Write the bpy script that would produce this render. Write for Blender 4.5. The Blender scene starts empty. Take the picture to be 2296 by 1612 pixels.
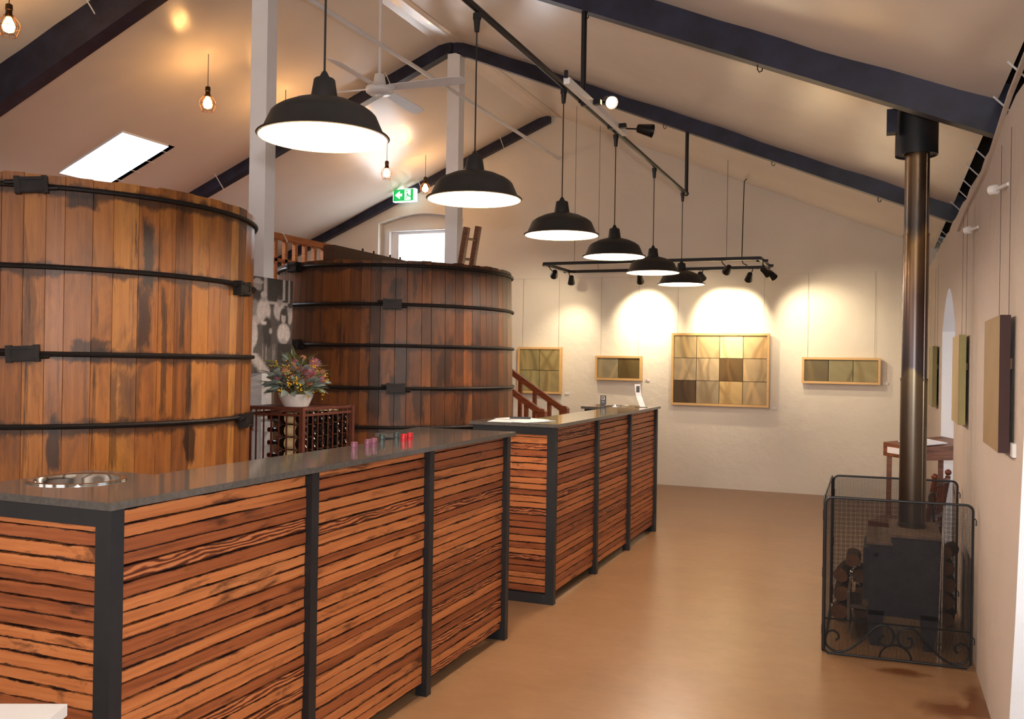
import bpy, math, random
import numpy as np
from mathutils import Vector, Matrix
from mathutils.geometry import tessellate_polygon

scn = bpy.context.scene
COL = scn.collection
PI = math.pi
rnd = random.Random(7)

# ------------------------------------------------------------------ camera
F_PX, YAW, PITCH, ROLL = 2046.35, 0.386112, 0.001823, 0.015960
def cam_axes():
    cy, sy = math.cos(YAW), math.sin(YAW)
    fwd = Vector((-sy * math.cos(PITCH), cy * math.cos(PITCH), math.sin(PITCH)))
    right = Vector((cy, sy, 0)); up = right.cross(fwd)
    c, s = math.cos(ROLL), math.sin(ROLL)
    return right * c + up * s, up * c - right * s, fwd
CR, CU, CF = cam_axes()
cd = bpy.data.cameras.new('camera'); cam = bpy.data.objects.new('camera', cd); COL.objects.link(cam)
cd.sensor_fit = 'HORIZONTAL'; cd.sensor_width = 36.0; cd.lens = F_PX * 36.0 / 2296.0
cd.clip_start = 0.05; cd.clip_end = 100
cam.matrix_world = Matrix(((CR.x, CU.x, -CF.x, 0.0), (CR.y, CU.y, -CF.y, 0.0), (CR.z, CU.z, -CF.z, 1.5), (0, 0, 0, 1)))
scn.camera = cam

# ------------------------------------------------------------------ world, exposure, daylight
scn.view_settings.view_transform = 'Standard'
scn.view_settings.look = 'None'
scn.view_settings.gamma = 1.0
scn.view_settings.use_curve_mapping = False
scn.view_settings.exposure = 0.22
w = bpy.data.worlds.new('world'); scn.world = w; w.use_nodes = True
w.node_tree.nodes['Background'].inputs[0].default_value = (0.78, 0.88, 1.0, 1)
w.node_tree.nodes['Background'].inputs[1].default_value = 2.0

def light(name, kind, loc, energy, color, target=None, size=0.1, size_y=None, spot=None, blend=0.3, spread=None):
    l = bpy.data.lights.new(name, kind); l.energy = energy; l.color = color
    if kind == 'AREA':
        l.shape = 'RECTANGLE'; l.size = size; l.size_y = size_y or size
        if spread: l.spread = spread
    else:
        l.shadow_soft_size = size
    if kind == 'SPOT':
        l.spot_size = spot; l.spot_blend = blend
    o = bpy.data.objects.new(name, l); COL.objects.link(o); o.location = loc
    if target is not None:
        o.rotation_euler = (Vector(target) - Vector(loc)).to_track_quat('-Z', 'Y').to_euler()
    return o

DAY = (0.80, 0.90, 1.0); WARM = (1.0, 0.78, 0.60); AMBER = (1.0, 0.50, 0.16)
P_FLASH, P_PEND, P_BULB, P_SPOT, P_SKY, P_WIN, P_DOOR, P_NICHE, P_REAR_FILL = 190, 30, 70, 125, 60, 9, 9, 2.2, 125
light('camera_flash', 'SPOT', (0.0, 0.0, 1.66), P_FLASH, (1.0, 0.96, 0.92), (-2.9, 7.0, 1.75), 0.03, spot=math.radians(140), blend=0.8)
light('daylight_skylight', 'AREA', (-7.1, 6.895, 3.56), P_SKY, DAY, (-6.85, 6.895, 2.6), 0.56, 0.74)
light('daylight_window', 'AREA', (-5.94, 11.44, 2.72), P_WIN, DAY, (-5.94, 9.0, 2.6), 0.86, 1.06)
light('daylight_doorway', 'AREA', (0.97, 2.85, 1.1), P_DOOR, DAY, (-2.0, 2.85, 1.0), 1.1, 2.0)
light('daylight_niche', 'AREA', (0.90, 7.55, 1.0), P_NICHE, DAY, (0.3, 7.9, 1.0), 1.3, 1.8)
for wx in (-6.8, -4.05, -1.3):
    light('added_rear_fill', 'AREA', (wx, -3.40, 1.95), P_REAR_FILL/3, (1.0, 0.87, 0.79), (wx, 2.0, 2.75), 1.7, 2.0)  # unseen fill lamps added behind the camera to brighten the room

# ------------------------------------------------------------------ mesh helpers
class MB:
    def __init__(self): self.v = []; self.f = []; self.c = None
    def add(self, vs, fs):
        o = len(self.v); self.v += [tuple(p) for p in vs]; self.f += [tuple(i + o for i in f) for f in fs]; return self
    def box(self, x0, x1, y0, y1, z0, z1):
        return self.add([(x0,y0,z0),(x1,y0,z0),(x1,y1,z0),(x0,y1,z0),(x0,y0,z1),(x1,y0,z1),(x1,y1,z1),(x0,y1,z1)],
                        [(0,3,2,1),(4,5,6,7),(0,1,5,4),(1,2,6,5),(2,3,7,6),(3,0,4,7)])
    def obox(self, c, ax, ay, az):        # oriented box: centre + half vectors
        c, ax, ay, az = map(Vector, (c, ax, ay, az))
        vs = [c + ax*i + ay*j + az*k for k in (-1,1) for j in (-1,1) for i in (-1,1)]
        return self.add(vs, [(0,2,3,1),(4,5,7,6),(0,1,5,4),(1,3,7,5),(3,2,6,7),(2,0,4,6)])
    def bar(self, a, b, wd, ht, up=(0,0,1)):   # rectangular bar from a to b
        a, b = Vector(a), Vector(b); d = (b - a); n = d.normalized()
        s = n.cross(Vector(up))
        if s.length < 1e-4: s = n.cross(Vector((0,1,0)))
        s.normalize(); t = s.cross(n)
        return self.obox((a + b) / 2, d / 2, s * wd / 2, t * ht / 2)
    def cyl(self, a, b, r, r2=None, n=12, caps=True):
        a, b = Vector(a), Vector(b); r2 = r if r2 is None else r2
        d = (b - a).normalized(); s = d.orthogonal().normalized(); t = d.cross(s)
        vs = []
        for p, q in ((a, r), (b, r2)):
            vs += [p + (s*math.cos(2*PI*i/n) + t*math.sin(2*PI*i/n)) * q for i in range(n)]
        fs = [(i, (i+1) % n, n+(i+1) % n, n+i) for i in range(n)]
        if caps: fs += [tuple(range(n-1,-1,-1)), tuple(range(n, 2*n))]
        return self.add(vs, fs)
    def tube(self, pts, r, n=6, closed=False, caps=True):
        pts = [Vector(p) for p in pts]; m = len(pts); vs = []; prev = None
        for i, p in enumerate(pts):
            if closed: d = pts[(i+1) % m] - pts[i-1]
            else: d = pts[min(i+1, m-1)] - pts[max(i-1, 0)]
            d.normalize()
            s = d.orthogonal().normalized() if prev is None else (prev - d * prev.dot(d))
            if s.length < 1e-6: s = d.orthogonal()
            s.normalize(); prev = s; t = d.cross(s)
            rr = r[i] if isinstance(r, (list, tuple)) else r
            vs += [p + (s*math.cos(2*PI*k/n) + t*math.sin(2*PI*k/n)) * rr for k in range(n)]
        fs = []
        for i in range(m if closed else m-1):
            j = (i+1) % m
            fs += [(i*n+k, i*n+(k+1) % n, j*n+(k+1) % n, j*n+k) for k in range(n)]
        if not closed and caps: fs += [tuple(range(n-1,-1,-1)), tuple(range((m-1)*n, m*n))]
        return self.add(vs, fs)
    def lathe(self, prof, c=(0,0,0), n=32, close=False):   # prof: (r,z)
        vs = []; m = len(prof)
        for r, z in prof:
            vs += [(c[0]+r*math.cos(2*PI*k/n), c[1]+r*math.sin(2*PI*k/n), c[2]+z) for k in range(n)]
        fs = []
        for i in range(m if close else m-1):
            j = (i+1) % m
            fs += [(i*n+k, i*n+(k+1) % n, j*n+(k+1) % n, j*n+k) for k in range(n)]
        return self.add(vs, fs)
    def prism(self, poly, to3, d):    # planar polygon (list of 2-D), to3 maps (u,v,depth)
        n = len(poly)
        vs = [to3(u, v, 0) for u, v in poly] + [to3(u, v, d) for u, v in poly]
        return self.add(vs, [tuple(range(n-1,-1,-1)), tuple(range(n, 2*n))] + [(i, (i+1) % n, n+(i+1) % n, n+i) for i in range(n)])
    def sphere(self, c, r, n=12, m=8, sz=1.0):
        prof = [(max(1e-4, r*math.sin(PI*i/m)), -r*sz*math.cos(PI*i/m)) for i in range(m+1)]
        return self.lathe(prof, c, n)

OFF = {}
def link(o): COL.objects.link(o); return o
def obj(name, mb, mat, parent=None, smooth=False, colors=None):
    off = OFF[parent.name] if parent is not None else Vector((0,0,0))
    me = bpy.data.meshes.new(name)
    me.from_pydata([(x-off.x, y-off.y, z-off.z) for x, y, z in mb.v], [], mb.f)
    if colors is not None:
        at = me.color_attributes.new('Col', 'FLOAT_COLOR', 'POINT')
        at.data.foreach_set('color', np.asarray(colors, dtype=np.float32).ravel())
    me.materials.append(mat)
    if smooth:
        me.polygons.foreach_set('use_smooth', [True] * len(me.polygons))
        try: me.set_sharp_from_angle(angle=math.radians(38))
        except Exception: pass
    me.update()
    o = bpy.data.objects.new(name, me); link(o)
    if parent is not None: o.parent = parent
    OFF[o.name] = off
    return o
def meta(o, label=None, cat=None, group=None, kind=None):
    if label: o['label'] = label
    if cat: o['category'] = cat
    if group: o['group'] = group
    if kind: o['kind'] = kind
    return o
def thing(name, loc, label, cat, group=None, kind=None):
    o = bpy.data.objects.new(name, None); link(o); o.location = loc; o.empty_display_size = 0.1
    OFF[o.name] = Vector(loc)
    return meta(o, label, cat, group, kind)
def solo(name, mb, mat, label, cat, group=None, smooth=False, kind=None):
    # a thing that is one mesh: origin at the base centre
    vs = np.array(mb.v); lo, hi = vs.min(0), vs.max(0); c = Vector(((lo[0]+hi[0])/2, (lo[1]+hi[1])/2, lo[2]))
    OFF['_tmp'] = c
    class T: name = '_tmp'
    me_o = None
    me = bpy.data.meshes.new(name); me.from_pydata([(x-c.x, y-c.y, z-c.z) for x, y, z in mb.v], [], mb.f); me.materials.append(mat)
    if smooth:
        me.polygons.foreach_set('use_smooth', [True] * len(me.polygons))
        try: me.set_sharp_from_angle(angle=math.radians(38))
        except Exception: pass
    o = bpy.data.objects.new(name, me); link(o); o.location = c; OFF[o.name] = c
    return meta(o, label, cat, group, kind)
def structure(name, loc=(0,0,0), label=None, cat=None):
    o = bpy.data.objects.new(name, None); link(o); o.location = loc; OFF[o.name] = Vector(loc)
    return meta(o, label, cat, None, 'structure')
def copy_tree(o, parent=None):
    c = o.copy(); link(c); c.parent = parent; OFF[c.name] = OFF.get(o.name, Vector((0,0,0)))
    for ch in list(o.children): copy_tree(ch, c)
    return c

# ------------------------------------------------------------------ materials
def srgb(r, g, b): 
    f = lambda c: (c/255/12.92) if c/255 <= 0.04045 else ((c/255+0.055)/1.055)**2.4
    return (f(r), f(g), f(b), 1)
class NT:
    def __init__(self, name):
        self.m = bpy.data.materials.new(name); self.m.use_nodes = True
        self.t = self.m.node_tree; self.b = self.t.nodes['Principled BSDF']
    def n(self, typ, **kw):
        nd = self.t.nodes.new(typ)
        for k, v in kw.items(): setattr(nd, k, v)
        return nd
    def l(self, a, b): self.t.links.new(a, b)
    def coord(self, kind='Object', scale=(1,1,1), offset=None):
        tc = self.n('ShaderNodeTexCoord'); mp = self.n('ShaderNodeMapping'); mp.inputs['Scale'].default_value = scale
        self.l(tc.outputs[kind], mp.inputs['Vector'])
        if offset is not None: self.l(offset, mp.inputs['Location'])
        return mp.outputs[0]
    def world(self, scale=(1,1,1)):
        g = self.n('ShaderNodeNewGeometry'); mp = self.n('ShaderNodeMapping'); mp.inputs['Scale'].default_value = scale
        self.l(g.outputs['Position'], mp.inputs['Vector']); return mp.outputs[0]
    def noise(self, vec, scale=5, detail=4, rough=0.55, dist=0.0):
        nd = self.n('ShaderNodeTexNoise'); nd.inputs['Scale'].default_value = scale; nd.inputs['Detail'].default_value = detail
        nd.inputs['Roughness'].default_value = rough; nd.inputs['Distortion'].default_value = dist
        self.l(vec, nd.inputs['Vector']); return nd.outputs['Fac']
    def ramp(self, fac, stops, interp='LINEAR'):
        r = self.n('ShaderNodeValToRGB'); e = r.color_ramp; e.interpolation = interp
        while len(e.elements) < len(stops): e.elements.new(0.5)
        for el, (p, c) in zip(e.elements, stops): el.position = p; el.color = c if len(c) == 4 else (*c, 1)
        self.l(fac, r.inputs[0]); return r.outputs[0]
    def mix(self, fac, a, b, mode='MIX'):
        m = self.n('ShaderNodeMix', data_type='RGBA', blend_type=mode)
        for s, v in ((0, fac), (6, a), (7, b)):
            if hasattr(v, 'links') or hasattr(v, 'is_linked'): self.l(v, m.inputs[s])
            else: m.inputs[s].default_value = v
        return m.outputs[2]
    def math(self, op, a, b=None, c=None, clamp=False):
        m = self.n('ShaderNodeMath', operation=op, use_clamp=clamp)
        for i, v in enumerate((a, b, c)):
            if v is None: continue
            if hasattr(v, 'is_linked'): self.l(v, m.inputs[i])
            else: m.inputs[i].default_value = v
        return m.outputs[0]
    def sep(self, vec):
        s = self.n('ShaderNodeSeparateXYZ'); self.l(vec, s.inputs[0]); return s.outputs
    def bump(self, h, strength=0.3, dist=0.01):
        b = self.n('ShaderNodeBump'); b.inputs['Strength'].default_value = strength; b.inputs['Distance'].default_value = dist
        self.l(h, b.inputs['Height']); self.l(b.outputs[0], self.b.inputs['Normal'])
    def set(self, base=None, rough=None, metal=None, spec=None, coat=None):
        for key, v in (('Base Color', base), ('Roughness', rough), ('Metallic', metal), ('Specular IOR Level', spec), ('Coat Weight', coat)):
            if v is None: continue
            if hasattr(v, 'is_linked'): self.l(v, self.b.inputs[key])
            else: self.b.inputs[key].default_value = v
        return self
def plain(name, rgb, rough=0.5, metal=0.0, vary=0.12, scale=12, spec=0.5, bump=0.0, coat=None):
    k = NT(name); v = k.coord('Object'); f = k.noise(v, scale, 4)
    c = srgb(*rgb); lo = tuple(x*(1-vary) for x in c[:3]) + (1,); hi = tuple(min(1, x*(1+vary)) for x in c[:3]) + (1,)
    k.set(k.ramp(f, [(0.3, lo), (0.7, hi)]), rough, metal, spec, coat)
    if bump: k.bump(k.noise(v, scale*3, 3), bump, 0.004)
    return k.m
def emit(name, rgb, strength):
    k = NT(name); c = srgb(*rgb); k.set(c, 0.5); k.b.inputs['Emission Color'].default_value = c; k.b.inputs['Emission Strength'].default_value = strength
    return k.m

def m_plaster(name, rgb):
    k = NT(name); v = k.world()
    big = k.noise(v, 0.8, 3); fine = k.noise(v, 9, 6, 0.6)
    c = srgb(*rgb); d = tuple(x*0.93 for x in c[:3]) + (1,)
    k.set(k.ramp(big, [(0.35, d), (0.65, c)]), 0.72, 0, 0.3)
    h = k.math('ADD', k.math('MULTIPLY', fine, 0.5), k.noise(v, 2.6, 4)); k.bump(h, 0.42, 0.03)
    return k.m
M_WALL = m_plaster('whitewashed_plaster', (232, 226, 216))
M_WALLR = m_plaster('dimmed_whitewash_side_wall', (200, 189, 179))  # same whitewash, colour darkened to stand in for dimmer light on this wall
M_WALL2 = m_plaster('painted_brick_jamb', (236, 237, 238))
def m_ceiling():
    k = NT('ceiling_lining'); v = k.world((1, 1, 1))
    wv = k.world((2.6, 1.2, 2.6)); wr = k.noise(wv, 1.5, 3, 0.5, 0.3)
    c = srgb(238, 230, 219); d = srgb(228, 218, 206)
    k.set(k.ramp(k.noise(v, 0.7, 3), [(0.3, d), (0.7, c)]), 0.22, 0, 0.45)
    k.bump(k.math('ADD', k.math('MULTIPLY', wr, 0.25), k.noise(v, 1.6, 2)), 0.14, 0.04)
    return k.m
M_CEIL = m_ceiling()
M_BEAM = plain('navy_stained_timber', (32, 34, 54), 0.42, vary=0.5, scale=7, spec=0.4, bump=0.25)
M_VOID = plain('dark_roof_boards', (22, 20, 20), 0.9)
M_WHITE = plain('white_gloss_paint', (236, 239, 245), 0.30, vary=0.04, scale=4)
M_FAN = plain('fan_white_enamel', (236, 239, 245), 0.3, vary=0.03)
def m_floor():
    k = NT('sealed_concrete'); v = k.world()
    a = k.noise(v, 0.55, 5, 0.6, 0.4); b = k.noise(k.world((1.0, 2.2, 1.0)), 2.1, 4, 0.55)
    c1 = k.ramp(a, [(0.30, srgb(132, 98, 66)), (0.55, srgb(152, 115, 80)), (0.75, srgb(166, 132, 97))])
    c2 = k.ramp(b, [(0.15, srgb(128, 96, 66)), (0.85, srgb(168, 132, 96))])
    c3 = k.ramp(k.noise(k.world((1.0, 1.6, 1.0)), 9.0, 5, 0.7), [(0.2, srgb(126, 94, 66)), (0.8, srgb(172, 138, 104))])
    col = k.mix(0.30, k.mix(0.45, c1, c2), c3)
    # rust stains beside the fire screen
    s = k.sep(v); sn = k.noise(v, 7, 5, 0.6, 0.5)
    def spot(cx, cy, r, sy):
        dx = k.math('SUBTRACT', s[0], cx); dy = k.math('MULTIPLY', k.math('SUBTRACT', s[1], cy), sy)
        d = k.math('SQRT', k.math('ADD', k.math('MULTIPLY', dx, dx), k.math('MULTIPLY', dy, dy)))
        d = k.math('ADD', d, k.math('MULTIPLY', k.math('SUBTRACT', sn, 0.5), r*1.6))
        return k.math('SUBTRACT', 1.0, k.math('DIVIDE', d, r), clamp=True)
    st = k.math('ADD', spot(0.10, 4.90, 0.13, 1.6), k.math('ADD', spot(0.31, 4.45, 0.15, 0.9), spot(0.42, 4.55, 0.07, 0.22)), clamp=True)
    st = k.math('MULTIPLY', k.math('MULTIPLY', st, 1.7, clamp=True), k.math('GREATER_THAN', s[0], -0.2))
    col = k.mix(k.math('MULTIPLY', st, 0.85), col, srgb(96, 52, 18))
    k.set(col, 0.30, 0, 0.45)
    k.bump(k.noise(v, 14, 4), 0.10, 0.004)
    return k.m
M_FLOOR = m_floor()
def m_slat():
    k = NT('reclaimed_slat_timber'); oi = k.n('ShaderNodeObjectInfo'); R = oi.outputs['Random']
    off = k.n('ShaderNodeCombineXYZ'); k.l(k.math('MULTIPLY', R, 37.0), off.inputs[0]); k.l(k.math('MULTIPLY', R, 91.0), off.inputs[1]); k.l(k.math('MULTIPLY', R, 53.0), off.inputs[2])
    g = k.noise(k.coord('Object', (1.3, 30, 45), off.outputs[0]), 1.0, 6, 0.65, 0.5)
    blot = k.noise(k.coord('Object', (3.4, 3, 16), off.outputs[0]), 1.0, 5, 0.65, 0.5)
    wv = k.n('ShaderNodeTexWave'); wv.inputs['Scale'].default_value = 0.8; wv.inputs['Distortion'].default_value = 14.0; wv.inputs['Detail'].default_value = 3.0; wv.inputs['Detail Scale'].default_value = 0.9
    wv.bands_direction = 'Z'; k.l(k.coord('Object', (5.5, 5, 30), off.outputs[0]), wv.inputs['Vector'])
    light_c = k.ramp(g, [(0.25, srgb(150, 84, 44)), (0.5, srgb(192, 116, 66)), (0.8, srgb(210, 138, 84))])
    mid_c = k.ramp(g, [(0.25, srgb(104, 54, 28)), (0.5, srgb(150, 82, 45)), (0.8, srgb(178, 106, 62))])
    dark_c = k.ramp(wv.outputs['Fac'], [(0.15, srgb(88, 40, 20)), (0.45, srgb(142, 74, 40)), (0.85, srgb(196, 122, 74))])
    p1 = k.math('GREATER_THAN', R, 0.60); p2 = k.math('GREATER_THAN', R, 0.93)
    col = k.mix(p2, k.mix(p1, light_c, mid_c), dark_c)
    col = k.mix(k.ramp(blot, [(0.56, (0,0,0)), (0.70, (0.85,)*3)]), col, srgb(70, 36, 22))
    z = k.sep(k.coord('Object'))[2]
    e = k.math('ADD', k.math('DIVIDE', k.math('ABSOLUTE', z), 0.020), k.math('MULTIPLY', k.math('SUBTRACT', k.noise(k.coord('Object', (6, 7, 26), off.outputs[0]), 1.0, 5, 0.75), 0.5), 1.3))
    col = k.mix(k.ramp(e, [(0.84, (0,0,0)), (1.02, (0.95,)*3)]), col, srgb(46, 22, 18))
    k.set(col, 0.42, 0, 0.35); k.bump(g, 0.25, 0.003)
    return k.m
M_SLAT = m_slat()
M_BLACK = plain('black_powder_steel', (34, 36, 40), 0.45, 0.2, 0.1, 20, 0.45)
M_BACK = plain('dark_backing_board', (26, 20, 17), 0.8)
def m_stone():
    k = NT('polished_stone_top'); v = k.world(); f = k.noise(v, 60, 4)
    k.set(k.ramp(f, [(0.3, srgb(80, 77, 74)), (0.7, srgb(96, 93, 90))]), 0.08, 0, 0.55); return k.m
M_STONE = m_stone()
def m_stave(name, cols, hoops, stain, rough, patch, pcol, streaks):
    k = NT(name); oi = k.n('ShaderNodeObjectInfo'); R = oi.outputs['Random']
    off = k.n('ShaderNodeCombineXYZ'); k.l(k.math('MULTIPLY', R, 17.0), off.inputs[0]); k.l(k.math('MULTIPLY', R, 41.0), off.inputs[1]); k.l(k.math('MULTIPLY', R, 29.0), off.inputs[2])
    g = k.noise(k.coord('Object', (38, 38, 1.6), off.outputs[0]), 1.0, 6, 0.65, 0.3)
    b = k.noise(k.coord('Object', (9, 9, 2.3), off.outputs[0]), 1.0, 5, 0.65, 0.4)
    f = k.math('ADD', k.math('MULTIPLY', g, 0.60), k.math('MULTIPLY', R, 0.5))
    col = k.ramp(f, [(0.22, srgb(*cols[0])), (0.42, srgb(*cols[1])), (0.60, srgb(*cols[2])), (0.8, srgb(*cols[3]))])
    col = k.mix(k.ramp(b, [(0.50, (0,0,0)), (0.70, (stain,)*3)]), col, srgb(58, 38, 28))
    st2 = k.noise(k.coord('Object', (22, 22, 0.9), off.outputs[0]), 1.0, 5, 0.75, 0.6)      # dark weeping streaks along the grain
    col = k.mix(k.ramp(st2, [(0.56, (0,0,0)), (0.66, (0.85,)*3)]), col, srgb(46, 28, 20))
    wp = k.noise(k.world((1.1, 1.1, 0.8)), 1.6, 4, 0.6)                                      # broad weathered patches
    col = k.mix(k.ramp(wp, [(0.45, (0,0,0)), (0.65, (patch,)*3)]), col, srgb(*pcol))
    wz = k.sep(k.world())[2]; n2 = k.noise(k.world((8, 8, 5)), 1.0, 5, 0.7)
    acc = None
    for hz in hoops:      # dark iron stains bleeding from the hoops
        d = k.math('ABSOLUTE', k.math('SUBTRACT', wz, hz - 0.012))
        mk = k.math('SUBTRACT', 1.0, k.math('DIVIDE', d, k.math('MULTIPLY', k.math('POWER', n2, 2.2), 0.17)), clamp=True)
        acc = mk if acc is None else k.math('MAXIMUM', acc, mk)
    col = k.mix(k.math('MULTIPLY', k.math('MULTIPLY', acc, 2.0, clamp=True), 0.8), col, srgb(40, 28, 24))
    ws = k.sep(k.world()); n3 = k.noise(k.world((14, 14, 4)), 1.0, 5, 0.7, 0.4); acc = None
    for sx, sy, sw, z0, z1, amt in streaks:      # old seepage marks running down single staves
        dx = k.math('SUBTRACT', ws[0], sx); dy = k.math('SUBTRACT', ws[1], sy)
        d = k.math('DIVIDE', k.math('SQRT', k.math('ADD', k.math('MULTIPLY', dx, dx), k.math('MULTIPLY', dy, dy))), sw)
        dz = k.math('DIVIDE', k.math('ABSOLUTE', k.math('SUBTRACT', ws[2], (z0+z1)/2)), (z1-z0)/2)
        m = k.math('SUBTRACT', k.math('ADD', 1.0, k.math('MULTIPLY', k.math('SUBTRACT', n3, 0.5), 2.2)), k.math('MAXIMUM', d, dz))
        m = k.math('MULTIPLY', k.math('MULTIPLY', m, 3.0, clamp=True), amt)
        acc = m if acc is None else k.math('MAXIMUM', acc, m)
    col = k.mix(acc, col, srgb(40, 27, 22))
    k.set(col, rough, 0, 0.4); k.bump(g, 0.25, 0.004)
    return k.m
T1 = dict(c=(-4.405, 3.897), r=1.066, tp=0.010, hoops=(2.283, 1.908, 1.499, 1.156, 0.80, 0.40), top=2.345)
T2 = dict(c=(-3.902, 6.933), r=1.006, tp=-0.025, hoops=(2.212, 1.916, 1.603, 1.281, 0.985, 0.55), top=2.256)
M_ST1 = m_stave('golden_vat_timber', [(96, 56, 28), (150, 92, 42), (172, 110, 50), (190, 132, 62)], T1['hoops'], 0.55, 0.36, 0.42, (146, 100, 70), [(-3.402, 3.532, 0.030, 1.80, 2.17, 0.92), (-3.410, 3.512, 0.036, 1.52, 1.86, 0.85), (-3.618, 3.176, 0.030, 0.92, 1.22, 0.85), (-3.343, 3.790, 0.045, 0.92, 1.16, 0.9), (-3.435, 3.453, 0.06, 1.15, 1.44, 0.5), (-3.522, 3.299, 0.09, 1.47, 1.57, 0.8), (-3.556, 3.250, 0.07, 2.19, 2.28, 0.85), (-3.345, 3.77, 0.022, 1.16, 1.5, 0.75), (-3.375, 3.62, 0.020, 1.2, 1.88, 0.7), (-3.352, 3.72, 0.018, 1.5, 1.9, 0.7), (-3.70, 3.10, 0.03, 1.5, 1.9, 0.5), (-3.47, 3.39, 0.02, 0.93, 1.5, 0.6)])
M_ST2 = m_stave('dark_vat_timber', [(60, 36, 24), (92, 54, 30), (116, 68, 32), (132, 80, 40)], T2['hoops'], 0.8, 0.42, 0.70, (62, 45, 36), [(-3.408, 6.052, 0.06, 1.93, 2.12, 0.75), (-3.371, 6.074, 0.06, 1.28, 1.62, 0.8), (-3.524, 5.996, 0.07, 1.55, 1.92, 0.7), (-3.549, 5.987, 0.06, 1.0, 1.62, 0.8), (-3.110, 6.306, 0.07, 1.25, 1.70, 0.8), (-3.093, 6.328, 0.05, 1.9, 2.14, 0.6), (-3.213, 6.194, 0.05, 1.6, 1.95, 0.65), (-3.412, 6.050, 0.05, 1.0, 1.45, 0.8), (-3.019, 6.444, 0.05, 1.0, 1.32, 0.8), (-2.954, 6.584, 0.04, 1.3, 1.75, 0.6), (-3.257, 6.156, 0.05, 1.0, 1.28, 0.75)])
M_HOOP = plain('black_iron', (34, 30, 30), 0.5, 0.6, 0.3, 18)
def m_timber(name, a, b, sc=(3, 3, 30), rough=0.4):
    k = NT(name); g = k.noise(k.coord('Object', sc), 2.0, 5, 0.6, 0.4)
    k.set(k.ramp(g, [(0.3, srgb(*a)), (0.7, srgb(*b))]), rough, 0, 0.4); return k.m
M_RAIL = m_timber('red_brown_timber', (96, 46, 26), (140, 74, 44))
M_RAIL2 = m_timber('orange_brown_timber', (150, 86, 40), (186, 114, 60))
M_OLDBEAM = m_timber('old_vat_beam_timber', (66, 42, 32), (92, 58, 42))
M_LADDER = m_timber('worn_brown_timber', (96, 60, 40), (128, 82, 54))
M_FRAME = m_timber('pale_frame_timber', (214, 172, 112), (228, 190, 132))
M_DESK = m_timber('old_desk_timber', (92, 54, 34), (140, 90, 62))
M_CHAIR = m_timber('varnished_chair_timber', (84, 40, 22), (120, 62, 34))
M_LAMP = plain('matt_black_enamel', (33, 32, 33), 0.5, 0, 0.1, 10, 0.4)
M_LAMPIN = plain('white_shade_lining', (250, 246, 238), 0.5, 0, 0.01)
M_RIM = plain('cream_shade_lip', (200, 180, 140), 0.4, 0, 0.03)
M_CORD = plain('black_cord', (20, 19, 19), 0.7)
M_LBULB = emit('lit_lamp_bulb', (255, 240, 214), 12.0)
M_FIL = emit('lit_filament_bulb', (255, 190, 100), 18.0)
M_SOCKET = plain('aged_brass', (70, 52, 34), 0.4, 0.8)
M_CAGE = plain('copper_wire', (150, 92, 44), 0.35, 0.8)
M_TRACK = plain('black_track', (26, 26, 28), 0.4, 0.3)
M_SPOTON = emit('lit_spot_lens', (255, 226, 170), 16.0)
M_STOVE = plain('cast_iron', (54, 54, 62), 0.6, 0.25, 0.2, 30, 0.4)
M_STOVETOP = plain('brown_iron_plate', (112, 94, 80), 0.62, 0.3, 0.25, 14, 0.4)  # paler and browner than the stove body
def m_flue():
    k = NT('heat_tinted_steel'); z = k.sep(k.world())[2]; n = k.noise(k.world((4, 4, 1.2)), 1.5, 4)
    f = k.math('ADD', k.math('DIVIDE', z, 3.0), k.math('MULTIPLY', k.math('SUBTRACT', n, 0.5), 0.12))
    k.set(k.ramp(f, [(0.18, srgb(80, 70, 62)), (0.40, srgb(100, 92, 82)), (0.472, srgb(116, 106, 86)), (0.482, srgb(78, 74, 78)), (0.64, srgb(86, 70, 62)), (0.735, srgb(140, 112, 78)), (0.755, srgb(84, 78, 76)), (0.88, srgb(132, 108, 82))]), 0.30, 0.85, 0.5); return k.m
M_FLUE = m_flue()
M_MESH = plain('black_wire_mesh', (28, 28, 30), 0.6, 0.4)
M_RACK = plain('rusty_rack_iron', (98, 52, 38), 0.6, 0.3, 0.2, 20)
M_BOTTLE = plain('dark_bottle_glass', (18, 16, 15), 0.08, 0, 0.1, 5, 0.6)
M_FOIL = plain('wine_red_foil', (74, 18, 26), 0.3, 0.4)
M_LABEL = plain('cream_bottle_label', (206, 190, 150), 0.7)
M_BOWL = plain('white_glazed_pottery', (228, 226, 224), 0.3, 0, 0.02)
M_GUM = plain('grey_gum_leaf', (138, 154, 150), 0.6, 0, 0.2, 8)
M_GREEN = plain('olive_leaf', (104, 112, 62), 0.6, 0, 0.25, 8)
M_PROTEA = plain('dusty_pink_petal', (186, 122, 134), 0.6, 0, 0.25, 10)
M_PROTEA2 = plain('salmon_petal', (196, 142, 112), 0.6, 0, 0.2, 10)
M_WATTLE = plain('yellow_blossom', (230, 190, 44), 0.7, 0, 0.15, 30)
M_STEEL = plain('stainless_steel', (205, 203, 200), 0.12, 1.0, 0.03)
M_PAPER = plain('white_paper', (236, 236, 240), 0.7, 0, 0.02)
M_DARKCARD = plain('charcoal_card', (72, 72, 76), 0.6)
M_PURPLE = plain('mauve_cap', (120, 74, 92), 0.35, 0.3)
M_TEAL = plain('dark_green_cap', (54, 66, 66), 0.3, 0.4)
M_RED = plain('red_cap', (176, 26, 36), 0.3, 0.3)
M_GLASS = None
def m_glass(name='clear_glass'):
    k = NT(name); k.set((1,1,1,1), 0.02); k.b.inputs['Transmission Weight'].default_value = 1.0; k.b.inputs['IOR'].default_value = 1.1; return k.m
M_GLASS = m_glass()
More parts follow.
